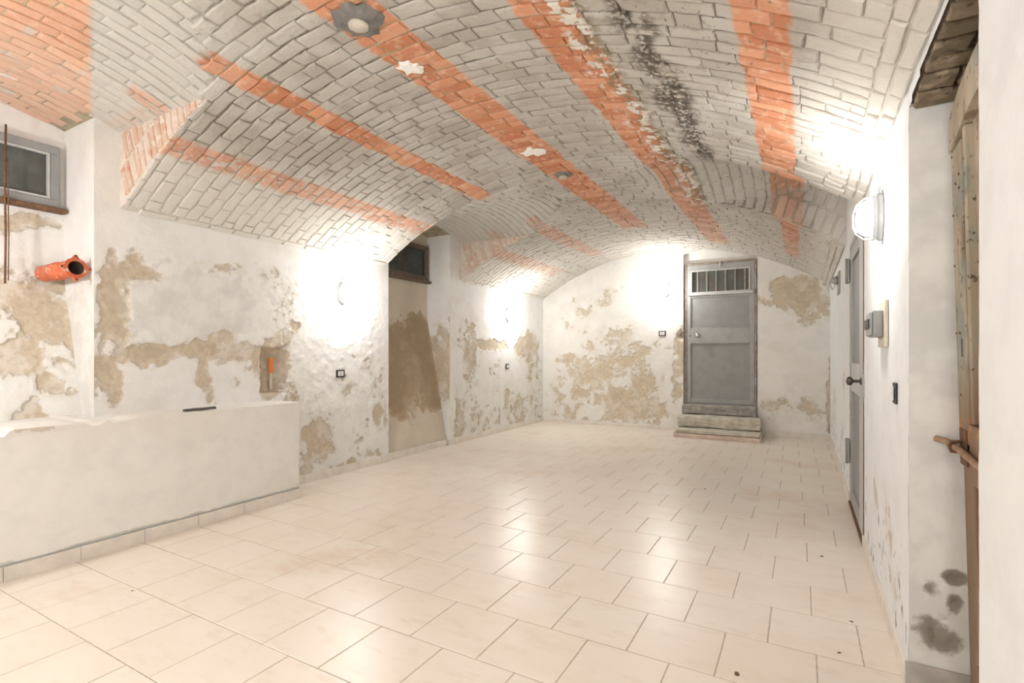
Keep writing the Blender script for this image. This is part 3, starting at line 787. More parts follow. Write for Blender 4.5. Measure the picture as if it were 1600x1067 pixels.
# patches on the crown of the vault
def vault_patch(name, x, y, r, mat, spikes, seed, thick=.012, lobes=.3):
    rr = random.Random(seed); th = math.asin((x - VX0) / VR)
    bm = bmesh.new(); n = spikes; rim = []; mid = []
    az = Vector((math.sin(th), 0, math.cos(th))); ax = Vector((math.cos(th), 0, -math.sin(th))); ay = Vector((0, 1, 0))
    c = Vector(vpt(th, y, .012)); rad = [r * (1 + rr.uniform(-lobes, lobes)) for _ in range(n)]
    for k in range(n):
        t = 2 * math.pi * k / n; d = ax * math.cos(t) + ay * math.sin(t)
        rim.append(bm.verts.new(c + d * rad[k] + az * .004)); mid.append(bm.verts.new(c + d * rad[k] * .7 - az * thick * rr.uniform(.5, 1)))
    cc = bm.verts.new(c - az * thick * 1.1)
    for k in range(n):
        j = (k + 1) % n
        bm.faces.new((rim[k], rim[j], mid[j], mid[k])); bm.faces.new((mid[k], mid[j], cc))
    return from_bm(name, bm, mat, ceiling), c, az
vault_patch('filler_patch', -1.944, 2.275, .072, M['white_filler'], 17, 3, .008, .35)
vault_patch('filler_patch', -1.893, 3.698, .09, M['white_filler'], 19, 5, .008, .35)
o1, c1, z1 = vault_patch('cement_patch', -1.896, 1.825, .125, M['cement'], 22, 6, .018, .22)
lathe('conduit_stub', [(0, .05), (-.016, .048), (-.022, .036), (-.026, .012)], M['stone'], ceiling, 'z', 16, c1 - z1 * .012)
o1, c1, z1 = vault_patch('cement_patch', -1.896, 4.306, .085, M['cement'], 18, 8, .016, .2)
lathe('conduit_stub', [(0, .04), (-.014, .038), (-.018, .02)], M['stone'], ceiling, 'z', 14, c1 - z1 * .014)

# brick soffit of the arched opening
soff = BrickSet((.2, .085), M['brown_brick'], 8, 70)
hw = (OPB - OPA) / 2; r = (hw * hw + .044 ** 2) / (2 * .044); al = math.asin(hw / r); yc0 = (OPA + OPB) / 2
S = Surf(); S.grid(lines(OPA - .02, OPB + .02, .04), np.linspace(XR + .004, XR + .68, 4), lambda Y, X: (X, Y, op_top(np.clip(Y, OPA, OPB)) + .012))
soffit = S.build('arch_soffit', M['brown_mortar'], wall_right)
nrow = 9
for j in range(nrow):
    ph = -al + 2 * al * (j + .5) / nrow
    x = XR + .004 - (.1 if j % 2 else 0)
    while x < XR + .6:
        a = max(x, XR + .005); b = x + .205; x += .205
        if b - a < .04: continue
        c = ((a + b) / 2, yc0 + r * math.sin(ph), 2.122 - r + r * math.cos(ph) - RB.uniform(-.003, .006))
        az = Vector((RB.uniform(-.03, .03), math.sin(ph) + RB.uniform(-.05, .05), math.cos(ph))).normalized(); ay = Vector((0, math.cos(ph), -math.sin(ph))); ax = ay.cross(az).normalized(); ay = az.cross(ax)
        soff.add(c, ax, ay, az, b - a - .012, 2 * al * r / nrow - .013, RB)
emit_bricks([soff], wall_right, 60)

# ------------------------------------------------------------------ tiled floor
S = Surf(); S.grid(np.linspace(XL - .6, XR + .7, 4), np.linspace(YB - .1, YF + .1, 4), lambda X, Y: (X, Y, -.0014))
floor = tag(S.build('floor', M['grout']), 'cream ceramic floor tiles laid in running bond', kind='structure')
TX, TY = .3345, .3462
def tile_mesh(w, h, name='tile'):
    b = .0016; V = []; t = .008
    for z_, i_ in ((-t, 0), (-b, 0), (0, b)):
        for sx, sy in ((-1, -1), (1, -1), (1, 1), (-1, 1)): V.append((sx * (w / 2 - i_), sy * (h / 2 - i_), z_))
    F = []
    for q_ in range(2):
        for i in range(4): F.append((q_ * 4 + i, q_ * 4 + (i + 1) % 4, q_ * 4 + 4 + (i + 1) % 4, q_ * 4 + 4 + i))
    F.append((8, 9, 10, 11)); me = bpy.data.meshes.new(name); me.from_pydata(V, [], F); me.materials.append(M['tile']); me.update(); return me, V, F
JT = .0046
tm, tV, tF = tile_mesh(TX - JT, TY - JT)
tiles = []
r0 = 2.035
nmin = int(math.floor((YB - r0) / TY)); nmax = int(math.ceil((YF - r0) / TY))
RT = random.Random(9)
for n in range(nmin, nmax + 1):
    ya, yb = r0 + n * TY, r0 + (n + 1) * TY
    ya2, yb2 = max(ya, YB), min(yb, YF)
    if yb2 - ya2 < .02: continue
    off = -.62 if n % 2 == 0 else -.455
    drift = -.006 * n
    k = -13
    while k < 5:
        xa = off + drift + k * TX; xb = xa + TX; k += 1
        lo = LWX - .02 if yb2 < LWY + .02 else XL - .06
        hi = XR + (.62 if OPA - .35 < ya < OPB + .1 else (.16 if D2A - .3 < ya < D2B else 0))
        xa2, xb2 = max(xa, lo), min(xb, hi)
        if xb2 - xa2 < .02: continue
        c = ((xa2 + xb2) / 2, (ya2 + yb2) / 2, RT.uniform(-.0006, .0006)); sc = ((xb2 - xa2 - JT) / (TX - JT), (yb2 - ya2 - JT) / (TY - JT))
        dx, dy = c[0], c[1]; cz = -dx * math.sin(YAW) + dy * math.cos(YAW); cx = dx * math.cos(YAW) + dy * math.sin(YAW)
        vis = 0
        if cz > .3:
            u = 800 + 803 * cx / cz; v = 552 + 803 * 1.2 / cz
            if -80 < u < 1680 and v < 1180: vis = sc[0] * sc[1] / cz ** 3
        tiles.append((vis, c, sc))
tiles.sort(key=lambda t: -t[0])
for vis, c, sc in tiles[:300]:
    o = bpy.data.objects.new('tile', tm); COL.objects.link(o); o.parent = floor
    o.location = c; o.scale = (sc[0], sc[1], 1); o.rotation_euler = (RT.uniform(-.0012, .0012), RT.uniform(-.0012, .0012), 0)
V = []; F = []
for vis, c, sc in tiles[300:]:
    n = len(V); V += [(v[0] * sc[0] + c[0], v[1] * sc[1] + c[1], v[2] + c[2]) for v in tV]; F += [tuple(i + n for i in q_) for q_ in tF]
if V:
    me = bpy.data.meshes.new('tile_field'); me.from_pydata(V, [], F); me.materials.append(M['tile']); me.update()
    o = link('tile_field', me, None, floor); o['kind'] = 'stuff'

# ------------------------------------------------------------------ skirtings, tile by tile
def skirting(name, label, runs):
    """runs: (p0, p1, inward normal); each run is cut into tiles of a third of a metre"""
    root = None
    root = bpy.data.objects.new(name, None); COL.objects.link(root); tag(root, label, kind='structure')
    for (p0, p1, nrm, h) in runs:
        p0 = Vector((*p0, 0)); p1 = Vector((*p1, 0)); d = p1 - p0; L = d.length; d.normalize(); nv = Vector((*nrm, 0))
        s = 0
        while s < L - .01:
            e = min(s + .3335, L)
            bm = bmesh.new(); t = .011 + RT.uniform(-.001, .0015)
            a = p0 + d * (s + .0015); b = p0 + d * (e - .0015)
            c = [a, b, b + nv * t, a + nv * t]
            lo_ = [bm.verts.new(v) for v in c]; hh = h + RT.uniform(-.001, .001)
            tp = [c[0], c[1], c[1] + nv * (t - .003), c[0] + nv * (t - .003)]
            md = [bm.verts.new(v + Vector((0, 0, hh - .003))) for v in c]; hi_ = [bm.verts.new(v + Vector((0, 0, hh))) for v in tp]
            for A, B in ((lo_, md), (md, hi_)):
                for i in range(4): bm.faces.new((A[i], A[(i + 1) % 4], B[(i + 1) % 4], B[i]))
            bm.faces.new(hi_); bm.faces.new(lo_[::-1])
            from_bm('skirting_tile', bm, M['skirting'], root); s = e
    return root
skirting('baseboard_left', 'cream skirting tiles along the left wall', [((LWX, -.3), (LWX, LWY + .012), (1, 0), .078), ((LWX + .012, LWY), (XL, LWY), (0, 1), .078),
         ((XL, LWY), (XL, N2A + .012), (1, 0), .078), ((XL - .035, N2A + .012), (XL - .035, N2B - .012), (1, 0), .078), ((XL, N2B - .012), (XL, YF), (1, 0), .078)])
skirting('baseboard_back', 'cream skirting tiles along the end wall', [((XL, YF), (-1.66, YF), (0, -1), .06), ((-.48, YF), (XR, YF), (0, -1), .10)])
jamb_skirting = skirting('baseboard_right', 'cream skirting tiles along the right wall', [((XR, OPB), (XR, D2A), (-1, 0), .082), ((XR, D2B), (XR, YF), (-1, 0), .082), ((XR, -.2), (XR, OPA), (-1, 0), .082)])

M['grey_skirting'] = simple('grey_skirting', (.52, .49, .44), .6, var=.12, scale=12)
for k in range(2):
    box('jamb_skirting_tile', (XR - .012 + k * .3, OPB - .012, 0), (XR + .285 + k * .3, OPB - .0005, .10), M['grey_skirting'], jamb_skirting, .002)

# ------------------------------------------------------------------ windows in the niches
def window(name, label, x, y0, y1, z0, z1, mframe, mpane, msill, fw=.055, sub=True):
    root = empty(name, (x, (y0 + y1) / 2, z0)); tag(root, label, kind='structure')
    L = lambda p: (p[0], p[1] - (y0 + y1) / 2, p[2] - z0)
    def b(nm, lo, hi, m, bev=.004): return box(nm, L(lo), L(hi), m, root, bev)
    d = .045
    b('frame_rail', (0, y0, z1 - fw), (d, y1, z1), mframe); b('frame_rail', (0, y0, z0), (d, y1, z0 + fw), mframe)
    b('frame_stile', (0, y0, z0 + fw), (d, y0 + fw, z1 - fw), mframe); b('frame_stile', (0, y1 - fw, z0 + fw), (d, y1, z1 - fw), mframe)
    e = .012
    for nm, lo, hi in (('glazing_bead', (.012, y0 + fw, z1 - fw - e), (d + .004, y1 - fw, z1 - fw)), ('glazing_bead', (.012, y0 + fw, z0 + fw), (d + .004, y1 - fw, z0 + fw + e)),
                       ('glazing_bead', (.012, y1 - fw - e, z0 + fw + e), (d + .004, y1 - fw, z1 - fw - e)), ('glazing_bead', (.012, y0 + fw, z0 + fw + e), (d + .004, y0 + fw + e, z1 - fw - e))):
        lo = (lo[0], lo[1], lo[2]); b(nm, lo, hi, M['light_grey'] if sub else mframe, .002)
    b('pane', (.014, y0 + fw + .001, z0 + fw + .001), (.02, y1 - fw - .001, z1 - fw - .001), mpane, 0)
    b('sill', (-.005, y0 - .01, z0 - .03), (d + .03, y1 + .03, z0 - .001), msill, .005)
    for o in root.children: o.location = (x - x, 0, 0)
    return root
window('window_1', 'grey framed cellar window above the orange pipe', -4.445, .50, 1.535, 2.185, 2.60, M['window_grey'], M['pane'], M['rust'])
window('window_2', 'small dark framed cellar window in the far niche', -4.385, 4.40, 5.425, 2.16, 2.62, M['brown_frame'], M['pane_green'], M['brown_frame'], .05, False)

# ------------------------------------------------------------------ grey door in the end wall
def door_far():
    yf = YF + .05      # face plane of the leaf
    root = empty('door_1', (-1.08, YF, .43)); tag(root, 'grey metal door with barred transom above the stone steps', kind='structure')
    O = Vector((-1.08, YF, .43))
    def b(nm, x0, x1, z0, z1, d0, d1, m, bev=.004, par=None):
        p = par or root
        return box(nm, Vector((x0, yf - d1, z0)) - O, Vector((x1, yf - d0, z1)) - O, m, p, bev)
    x0, x1, z0, z1 = -1.585, -.578, .435, 2.585
    b('frame_post', x0, x0 + .028, z0, z1, -.02, .022, M['frame_rust']); b('frame_post', x1 - .028, x1, z0, z1, -.02, .022, M['frame_rust'])
    b('frame_head', x0 + .028, x1 - .028, z1 - .024, z1, -.02, .022, M['frame_rust'])
    lx0, lx1 = x0 + .03, x1 - .03
    b('stile', lx0, lx0 + .055, z0 + .01, z1 - .026, -.01, .016, M['grey_paint']); b('stile', lx1 - .055, lx1, z0 + .01, z1 - .026, -.01, .016, M['grey_paint'])
    px0, px1 = lx0 + .055, lx1 - .055
    b('rail', px0, px1, 2.475, z1 - .026, -.01, .016, M['grey_paint']); b('rail', px0, px1, 2.06, 2.125, -.01, .016, M['grey_paint'])
    b('rail', px0, px1, 1.355, 1.585, -.01, .016, M['grey_paint']); b('rail', px0, px1, z0 + .01, .50, -.01, .016, M['grey_paint'])
    b('drip_ledge', lx0 + .01, lx1 - .012, 2.085, 2.125, .016, .05, M['light_grey'], .006)
    b('panel', px0, px1, 1.585, 2.06, -.012, -.004, M['grey_panel'], 0); b('panel', px0, px1, .50, 1.355, -.012, -.004, M['grey_panel'], 0)
    for za, zb in ((1.585, 2.06), (.50, 1.355)):
        for (a, c, e, f) in ((px0, px1, zb - .012, zb), (px0, px1, za, za + .012), (px0, px0 + .012, za + .012, zb - .012), (px1 - .012, px1, za + .012, zb - .012)):
            b('panel_bead', a, c, e, f, -.004, .008, M['grey_paint'], .003)
    b('transom_backing', px0, px1, 2.125, 2.475, -.02, -.016, M['transom_back'], 0)
    for (a, c, e, f) in ((px0, px1, 2.455, 2.475), (px0, px1, 2.125, 2.14), (px0, px0 + .02, 2.14, 2.455), (px1 - .02, px1, 2.14, 2.455)):
        b('glazing_bead', a, c, e, f, -.004, .022, M['light_grey'], .003)
    for k in range(6):
        xx = px0 + .02 + (px1 - px0 - .04) * (k + .6) / 6
        b('bar', xx - .011, xx + .011, 2.13, 2.47, -.016, -.006, M['bar'], .004)
    b('pane', px0 + .001, px1 - .001, 2.13, 2.47, .0, .004, M['clear_pane'], 0)
    kb = lathe('knob', [(0, .026), (-.006, .026), (-.008, .012), (-.03, .012), (-.036, .026), (-.05, .033), (-.064, .028), (-.07, .012)], M['chrome'], root, 'y', 20, Vector((-1.395, yf - .016, 1.478)) - O)
    lathe('keyhole', [(0, .012), (-.004, .012), (-.005, .004)], M['dark_metal'], root, 'y', 12, Vector((-1.51, yf - .016, 1.475)) - O)
    b('latch', -1.085, -1.065, 2.50, 2.585, .016, .034, M['light_grey'], .004)
    for zz in (2.30, 1.42, .78):
        tube('hinge', [Vector((x1 - .012, yf - .03, zz - .07)) - O, Vector((x1 - .012, yf - .03, zz + .07)) - O], .014, M['grey_paint'], root, 10)
    for zz in (2.42, 2.2, 1.95, 1.6):
        lathe('bolt', [(0, .009), (-.004, .008), (-.006, .003)], M['light_grey'], root, 'y', 8, Vector((x1 - .045, yf - .016, zz)) - O)
    return root
door_far()

# stone steps below it
st = empty('stone_steps', (-1.05, 7.9, 0)); tag(st, 'worn grey stone steps with a clay riser below the grey door', 'steps')
def rough_block(name, lo, hi, m, par, org, seed, amp=.006, bev=.012):
    bm = bmesh.new(); add_box(bm, Vector(lo) - Vector(org), Vector(hi) - Vector(org))
    bmesh.ops.subdivide_edges(bm, edges=list(bm.edges), cuts=7, use_grid_fill=True)
    rr = random.Random(seed); c = (Vector(lo) + Vector(hi)) / 2 - Vector(org); hs = (Vector(hi) - Vector(lo)) / 2
    for v in bm.verts:
        near = sum(1 for i in range(3) if abs(abs(v.co[i] - c[i]) - hs[i]) < 1e-4)
        if near >= 2:
            for i in range(3):
                if abs(abs(v.co[i] - c[i]) - hs[i]) < 1e-4: v.co[i] -= math.copysign(bev * rr.uniform(.2, 1), v.co[i] - c[i])
        v.co += Vector((rr.uniform(-amp, amp), rr.uniform(-amp, amp), rr.uniform(-amp, amp) * (0 if abs(v.co.z + org[2]) < .002 else 1)))
    for v in bm.verts:
        v.co.z = max(v.co.z, lo[2] - org[2])
    return from_bm(name, bm, m, par)
SO = (-1.05, 7.9, 0)
rough_block('riser', (-1.625, 7.60, .0), (-.495, 8.22, .065), M['brick_riser'], st, SO, 1, .003, .004)
rough_block('tread', (-1.60, 7.61, .067), (-.50, 8.22, .115), M['stone'], st, SO, 2, .004, .01)
rough_block('block', (-1.625, 7.86, .117), (-.50, 8.225, .285), M['stone'], st, SO, 3, .006, .016)
rough_block('threshold', (-1.60, 8.09, .287), (-.57, 8.30, .428), M['stone_dark'], st, SO, 4, .005, .012)

# ------------------------------------------------------------------ grey door in the right wall (seen edge-on)
def door_right():
    O = Vector((XR, (D2A + D2B) / 2, 0)); root = empty('door_2', O); tag(root, 'grey panelled metal door in the right wall', kind='structure')
    def b(nm, y0, y1, z0, z1, d0, d1, m, bev=.003):
        return box(nm, Vector((XR + d0, y0, z0)) - O, Vector((XR + d1, y1, z1)) - O, m, root, bev)
    b('frame_post', D2A + .002, D2A + .035, 0.0, D2Z - .002, -.004, .05, M['rust']); b('frame_post', D2B - .035, D2B - .002, 0.0, D2Z - .002, .0, .05, M['grey_paint'])
    b('frame_head', D2A + .035, D2B - .035, D2Z - .035, D2Z - .002, .0, .05, M['grey_paint'])
    a, c = D2A + .04, D2B - .04; zt = D2Z - .04; f = .002
    b('stile', a, a + .30, .03, zt, f, .04, M['light_grey']); b('stile', c - .09, c, .03, zt, f, .04, M['grey_paint'])
    b('rail', a + .30, c - .09, zt - .1, zt, f, .04, M['grey_paint']); b('rail', a + .30, c - .09, .91, 1.13, f, .04, M['light_grey']); b('rail', a + .30, c - .09, .03, .14, f, .04, M['grey_paint'])
    b('panel', a + .30, c - .09, 1.13, zt - .1, .02, .03, M['grey_panel'], 0); b('panel', a + .30, c - .09, .14, .91, .02, .03, M['grey_panel'], 0)
    b('threshold', D2A + .002, D2B - .002, .0, .022, -.01, .1, M['rust'])
    ky, kz = a + .16, 1.02
    lathe('knob', [(0, .024), (-.006, .024), (-.009, .010), (-.045, .010), (-.05, .022), (-.062, .030), (-.076, .026), (-.084, .010)], M['dark_metal'], root, 'x', 18, Vector((XR + f, ky, kz)) - O)
    b('strike_plate', D2A - .028, D2A - .002, .93, 1.07, -.006, .001, M['zinc'], .001)
    b('lock_case', D2A + .004, D2A + .032, .90, 1.10, -.010, -.004, M['zinc'], .001)
    for zz in (1.86, .42):
        b('hinge_leaf', D2B - .05, D2B + .06, zz - .09, zz + .09, -.014, -.004, M['grey_paint'], .002)
        tube('hinge_pin', [Vector((XR - .02, D2B - .01, zz - .1)) - O, Vector((XR - .02, D2B - .01, zz + .1)) - O], .012, M['grey_panel'], root, 8)
door_right()

# ------------------------------------------------------------------ old wooden door standing in the arched opening
def old_door():
    O = Vector((.502, 2.285, 0.0)); root = empty('door_3', O); tag(root, 'old flaking painted wooden door inside the arched opening', kind='structure')
    root.rotation_euler = (0, math.radians(-1.35), 0)
    # local: y towards the viewer is negative, thickness along +x
    to3 = lambda th0: (lambda a, b, d: (th0 + d, -a, b))
    W = .81
    topz = lambda a: 2.005 + .085 * math.sin(min(1, min(a, W - a) / (W / 2)) * math.pi / 2)
    sw = .115
    st_poly = [(0, .012), (sw, .012), (sw, 1.80), (0, 1.90)]
    def stile(a0, a1, z0, z1a, z1b, nm='stile', d0=-.012, d=.04):
        return prism(nm, [(a0, z0), (a1, z0), (a1, z1b), (a0, z1a)], M['old_wood'], root, to3(d0), d, .004)
    stile(0, sw, .90, 1.885, 1.90); stile(.004, sw, .012, .89, .89, 'stile', -.004, .03)
    stile(W - sw, W, .012, 1.90, 1.885)
    # arched head rail, chamfered corner
    up = [(0.0, 1.89)] + [(0.0, 1.965), (.018, 2.0)] + [(a, topz(a)) for a in np.linspace(.05, W - .05, 12)] + [(W - .018, 2.0), (W, 1.965), (W, 1.89)]
    dn = [(a, topz(a) - .125) for a in np.linspace(W - sw + .0, sw, 10)]
    prism('head_rail', up + dn, M['old_wood'], root, to3(-.018), .045, .003)
    prism('lock_rail', [(sw, .78), (W - sw, .78), (W - sw, .97), (sw, .97)], M['old_wood'], root, to3(-.012), .04, .004)
    prism('foot_rail', [(sw, .012), (W - sw, .012), (W - sw, .2), (sw, .2)], M['old_wood'], root, to3(-.012), .04, .004)
    for a0, a1 in ((sw + .004, sw + .022), (sw + .026, sw + .05), (W - sw - .04, W - sw - .004)):
        prism('moulding', [(a0, .975), (a1, .975), (a1, topz(a1) - .128), (a0, topz(a0) - .128)], M['old_wood'], root, to3(-.006 if a0 < sw + .02 else -.012), .03, .004)
    prism('panel', [(sw, .97), (W - sw, .97)] + [(a, topz(a) - .11) for a in np.linspace(W - sw, sw, 8)], M['old_wood'], root, to3(.012), .012)
    prism('panel', [(sw, .2), (W - sw, .2), (W - sw, .78), (sw, .78)], M['old_wood'], root, to3(.012), .012)
    rr = random.Random(4)
    for k in range(9):
        a = rr.choice([.02, .05, .09]) + rr.uniform(-.01, .01); z = rr.uniform(1.0, 1.93)
        lathe('nail', [(0, .0045), (-.002, .004), (-.003, .002)], M['rust'], root, 'x', 7, (-.013 - (.005 if z > 1.85 else 0), -a, z))
    box('latch_plate', (-.016, -.10, .83), (-.012, -.02, .95), M['rust'], root, .001)
    box('keyhole_plate', (-.014, -.075, 1.19), (-.0115, -.062, 1.25), M['dark_metal'], root, .001)
    tube('draw_bolt', [(-.075, .012, .905), (-.05, -.01, .900), (-.032, -.08, .886), (-.030, -.30, .868), (-.03, -.5, .86)], .011, M['bolt_rust'], root, 8)
    tube('bolt_staple', [(-.012, -.06, .872), (-.046, -.06, .874), (-.052, -.06, .890), (-.046, -.06, .906), (-.012, -.06, .908)], .006, M['rust'], root, 7)
old_door()

# ------------------------------------------------------------------ lamps
RZ = {'L': -math.pi / 2, 'R': math.pi / 2, 'F': math.pi, 'B': 0.0}
def wall_lamp(loc, side, label, power=1.0):
    r = empty('bulkhead_lamp', loc, RZ[side]); tag(r, label, 'lamp', 'bulkhead lamps on the walls')
    # local y points into the room
    lathe('base', [(.0, 1.0), (.018, 1.0), (.028, .9), (.034, .82)], M['lamp_base'], r, 'y', 28, sx=.062, sz=.112)
    lathe('glass', [(.030, .92), (.045, .95), (.070, .88), (.090, .70), (.103, .42), (.108, .12)], M['lamp_glass'], r, 'y', 24, sx=.052, sz=.096)
    lathe('rim', [(.026, 1.0), (.040, 1.0), (.044, .94), (.026, .93)], M['lamp_base'], r, 'y', 28, sx=.058, sz=.104)
    for xx in (-.026, .0, .026):
        k = math.sqrt(1 - (xx / .058) ** 2)
        tube('cage_wire', [(xx, .036, .106 * k), (xx, .075, .100 * k), (xx, .105, .072 * k), (xx, .117, .03), (xx, .117, -.03), (xx, .105, -.072 * k), (xx, .075, -.100 * k), (xx, .036, -.106 * k)], .0022, M['lamp_cage'], r, 6)
    for zz in (-.045, .045):
        k = math.sqrt(1 - (zz / .106) ** 2)
        tube('cage_wire', [(.058 * k, .036, zz), (.055 * k, .075, zz), (.038 * k, .104, zz), (0, .114, zz), (-.038 * k, .104, zz), (-.055 * k, .075, zz), (-.058 * k, .036, zz)], .0022, M['lamp_cage'], r, 6)
    for xx, zz in ((.0, .116), (0, -.116)):
        box('lug', (xx - .014, .0, zz - .012), (xx + .014, .012, zz + .012), M['lamp_base'], r, .003)
    ld = bpy.data.lights.new('lamp_light', 'POINT'); ld.energy = LAMP * power; ld.shadow_soft_size = .045; ld.color = (1, 1, .99)
    lo = bpy.data.objects.new('lamp_light', ld); COL.objects.link(lo); lo.parent = r; lo.location = (0, .25, 0)
    box('cable_gland', (-.012, .004, .108), (.012, .026, .146), M['lamp_base'], r, .004)
    return r
wall_lamp((XR, 2.98, 1.845), 'R', 'caged bulkhead lamp on the white wall between the arched opening and the door', .5)
wall_lamp((XL, 3.64, 1.80), 'L', 'caged bulkhead lamp on the flaking wall above the double socket', .62)
wall_lamp((XL, 6.95, 1.80), 'L', 'caged bulkhead lamp on the left wall past the far niche, near the corner', .75)
wall_lamp((-1.86, YF, 2.20), 'F', 'caged bulkhead lamp on the end wall beside the grey door', .8)
wall_lamp((XL, .12, 1.80), 'L', 'added fill lamp, a caged bulkhead out of view on the left wall ahead of the near window', 1.2)  # added out of view to carry light into the foreground
wall_lamp((XR, -.45, 1.855), 'R', 'added fill lamp, a caged bulkhead out of view on the white wall behind the viewpoint', 1.3)  # unseen as well, added to light the near vault and floor
wall_lamp((-1.9, YB, 1.85), 'B', 'added fill lamp, a caged bulkhead out of view on the wall behind the viewpoint', 1.5)  # unseen addition, evens out the light from behind

# ------------------------------------------------------------------ sockets, switches and boxes
def socket(loc, side, label, mods=2, w=.105, h=.075, name='wall_socket', cat='socket', tall=False):
    r = empty(name, loc, RZ[side]); tag(r, label, cat)
    box('plate', (-w / 2, 0, -h / 2), (w / 2, .007 if tall else .011, h / 2), M['black_plastic'], r, .003, 2)
    n = mods; iw = (w - .03) / n
    for k in range(n):
        x0 = -w / 2 + .015 + k * iw + .003
        m = box('module', (x0, .009, -h / 2 + .014), (x0 + iw - .006, .020 if tall else .0145, h / 2 - .014), M['white_plastic'], r, .002)
        if not tall:
            for zz in (-.010, 0, .010):
                lathe('pin_hole', [(.0, .0026), (.0006, .0026)], M['black_plastic'], m, 'y', 8, ((x0 * 2 + iw - .006) / 2, .0143, zz))
    return r
socket((XL + .003, 3.618, 1.0), 'L', 'black plated double socket on the flaking wall between the hole and the far niche')
socket((XL + .003, 6.947, 1.0), 'L', 'small black plated socket on the left wall near the far corner', 1, .095, .08)
socket((-1.923, YF - .003, 1.515), 'F', 'black plated double socket on the end wall beside the grey door', 2, .11, .08)
socket((XR - .002, 2.575, 1.04), 'R', 'black plated rocker switch on the white wall beside the arched opening', 1, .075, .085, 'light_switch', 'switch', True)
# breaker box
r = empty('breaker_box', (XR - .001, 2.94, 1.335), RZ['R']); tag(r, 'small breaker box with smoky cover on an ivory wall plate', 'breaker box')
box('back_plate', (-.15, 0, -.105), (.10, .012, .105), M['ivory_plastic'], r, .003)
box('body', (-.09, .012, -.058), (.10, .05, .062), M['grey_plastic'], r, .004)
box('cover', (-.085, .05, -.052), (.095, .062, .056), M['grey_plastic'], r, .004)
for k in range(4): box('breaker', (-.07 + k * .04, .062, -.02), (-.036 + k * .04, .068, .025), M['black_plastic'], r, .001)
# junction box with a cable near the end of the right wall
r = empty('junction_box', (XR - .002, 6.25, 1.93), RZ['R']); tag(r, 'pale junction box with a loose cable on the white wall near the corner', 'junction box')
box('back_plate', (-.16, 0, -.12), (.12, .012, .10), M['lamp_base'], r, .003)
lathe('lamp_holder', [(.012, .045), (.035, .045), (.04, .036), (.06, .034), (.062, .02)], M['zinc'], r, 'y', 16, (-.02, 0, .02))
tube('cable', [(-.02, .06, .02), (.06, .075, -.02), (.2, .05, -.05), (.32, .03, -.02), (.42, .012, .06)], .006, M['cable'], r, 7)

# ------------------------------------------------------------------ orange flanged pipe out of the near niche
def pipe():
    O = Vector((-4.40, 1.46, 1.735)); r = empty('flanged_pipe', O); tag(r, 'red-orange flanged drain pipe sticking out below the near window', 'pipe')
    d = Vector((.36, .030, .012)); L = d.length; d.normalize()
    rot = d.to_track_quat('X', 'Z').to_matrix().to_4x4()
    bm = bmesh.new(); n = 24; rings = []
    for a, rad in ((-.02, .054), (L * .35, .054), (L * .36, .058), (L * .5, .058), (L * .51, .054), (L - .004, .054)):
        rings.append([bm.verts.new(rot @ Vector((a, math.cos(2 * math.pi * k / n) * rad, math.sin(2 * math.pi * k / n) * rad))) for k in range(n)])
    for q_, w in zip(rings, rings[1:]):
        for k in range(n): bm.faces.new((q_[k], q_[(k + 1) % n], w[(k + 1) % n], w[k]))
    from_bm('pipe_body', bm, M['orange_pipe'], r, True)
    bm = bmesh.new()
    ctr = [bm.verts.new(rot @ Vector((L - .13, math.cos(2 * math.pi * k / n) * .041, math.sin(2 * math.pi * k / n) * .041))) for k in range(n)]
    out_ = [bm.verts.new(rot @ Vector((L + .0005, math.cos(2 * math.pi * k / n) * .0435, math.sin(2 * math.pi * k / n) * .0435))) for k in range(n)]
    for k in range(n): bm.faces.new((ctr[k], ctr[(k + 1) % n], out_[(k + 1) % n], out_[k]))
    bm.faces.new(ctr); from_bm('pipe_bore', bm, M['pipe_inside'], r, True)
    # diamond flange with three rounded ears
    bm = bmesh.new(); m = 72; A = []
    for dep in (L - .016, L + .002):
        o_ = []; i_ = []
        for k in range(m):
            t = 2 * math.pi * k / m; ear = max(0, math.cos(4 * (t - math.pi / 2))) ** 4
            ro = .064 + .022 * ear
            o_.append(bm.verts.new(rot @ Vector((dep, math.cos(t) * ro, math.sin(t) * ro)))); i_.append(bm.verts.new(rot @ Vector((dep, math.cos(t) * .044, math.sin(t) * .044))))
        A.append((o_, i_))
    (o0, i0), (o1_, i1) = A
    for k in range(m):
        j = (k + 1) % m
        bm.faces.new((o0[k], o0[j], o1_[j], o1_[k])); bm.faces.new((i0[k], i0[j], i1[j], i1[k])); bm.faces.new((o1_[k], o1_[j], i1[j], i1[k])); bm.faces.new((o0[k], o0[j], i0[j], i0[k]))
    from_bm('flange', bm, M['orange_pipe'], r)
    for k in range(4):
        t = math.pi / 2 + 2 * math.pi * k / 4; p = rot @ Vector((L + .0022, math.cos(t) * .074, math.sin(t) * .074))
        bm = bmesh.new(); add_lathe(bm, [(0, .006), (.0012, .006)], 'x', 10); bmesh.ops.transform(bm, matrix=Matrix.Translation(p) @ rot, verts=bm.verts)
        from_bm('bolt_hole', bm, M['pipe_inside'], r)
pipe()

# rusty rod hanging in front of the near window
r = empty('hanging_rod', (-4.36, 1.245, 1.64)); tag(r, 'rusty iron rod hanging in front of the near window', 'rod')
tube('rod', [(0, 0, 0), (.004, .002, .3), (-.002, .0, .6), (.0, .004, 1.0)], .006, M['rust'], r, 8)
tube('wire', [(.012, .012, .02), (.006, .016, .3), (.014, .010, .6), (.004, .010, .8)], .003, M['rust'], r, 6)
lathe('eye', [(-.01, .010), (0, .014), (.01, .010)], M['rust'], r, 'z', 10, (.0, .004, .55))

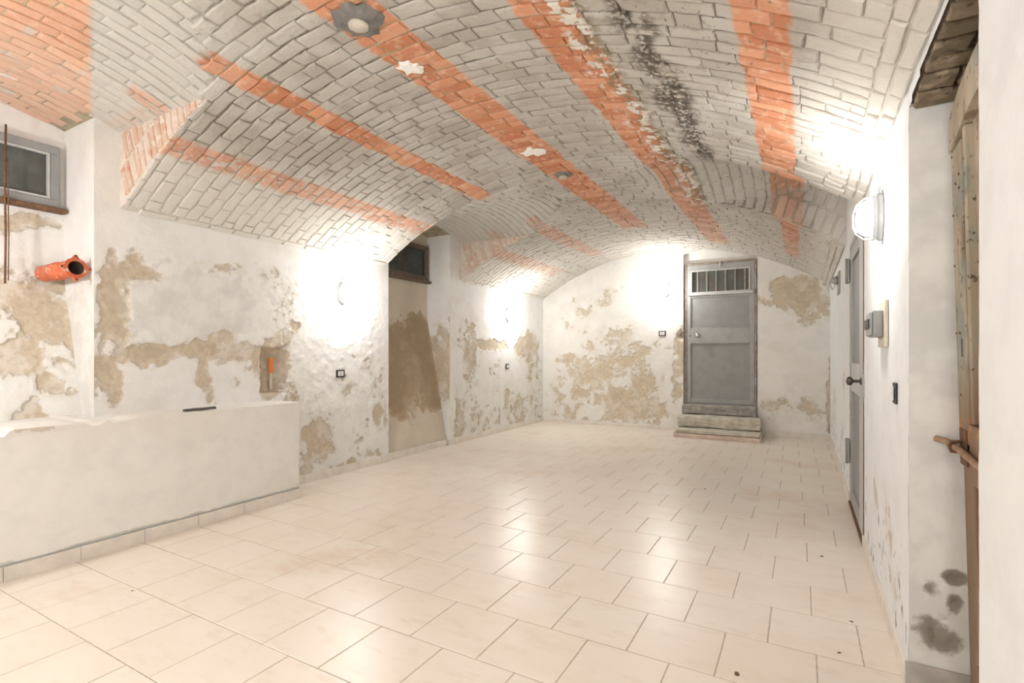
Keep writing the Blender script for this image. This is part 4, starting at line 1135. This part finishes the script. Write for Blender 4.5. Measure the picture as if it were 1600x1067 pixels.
# orange conduit in the wall hole
r = empty('conduit_stub_pipe', (XL - .045, 2.885, .93)); tag(r, 'short bright orange corrugated conduit in the hole of the flaking wall', 'conduit')
tube('conduit', [(0, .0, .10 + .01 * k) for k in range(14)], [.016 if k % 2 else .019 for k in range(14)], M['orange_conduit'], r, 12)
tube('conduit_tail', [(-.012, .01, -.05), (-.006, .004, .04), (0, 0, .105)], .013, M['stone'], r, 8)

# dark strip lying on the low wall
bm = bmesh.new()
rr = random.Random(2); P = []
for k in range(9):
    t = k / 8; P.append((Vector((-.02 + rr.uniform(-.008, .008), t * .22 - .11, 0)), .022 * (1 - abs(t - .5) * 1.1) + .006))
lo_ = [[bm.verts.new(p + Vector((s_ * w, 0, z_))) for s_, z_ in ((-1, .0), (1, .0), (1, .010), (0, .016), (-1, .010))] for p, w in P]
for a, b in zip(lo_, lo_[1:]):
    for k in range(5): bm.faces.new((a[k], a[(k + 1) % 5], b[(k + 1) % 5], b[k]))
bm.faces.new(lo_[0][::-1]); bm.faces.new(lo_[-1])
o = from_bm('metal_strip', bm, M['dark_metal']); o.location = (-3.73, 2.10, LWZ + .002)
tag(o, 'dark flat metal strip lying on top of the low wall', 'metal strip')

# crumbs on the floor
for i, (x, y, s_, lab) in enumerate(((-.215, 2.09, .010, 'dry brown leaf crumb on the tiles in the foreground'), (.19, 2.75, .007, 'tiny dark crumb on the tiles by the right skirting'), (.13, 2.44, .006, 'speck of dirt on the tiles before the arched opening'),
                             (-2.95, 1.32, .006, 'tiny dark crumb on the tiles before the low wall'), (-.75, 4.8, .010, 'dark crumb on the tiles in the middle of the room'), (.10, 3.55, .008, 'dark crumb on the tiles before the grey side door'))):
    bm = bmesh.new(); bmesh.ops.create_icosphere(bm, subdivisions=1, radius=s_)
    rr = random.Random(i)
    for v in bm.verts: v.co *= rr.uniform(.6, 1.4); v.co.z = max(v.co.z * .25, -.0005); v.co.x *= 1.0; v.co.y *= 1.5
    o = from_bm('floor_crumb', bm, M['crumb']); o.location = (x, y, .001); o.rotation_euler = (0, 0, i * 1.1); tag(o, lab, 'crumb')
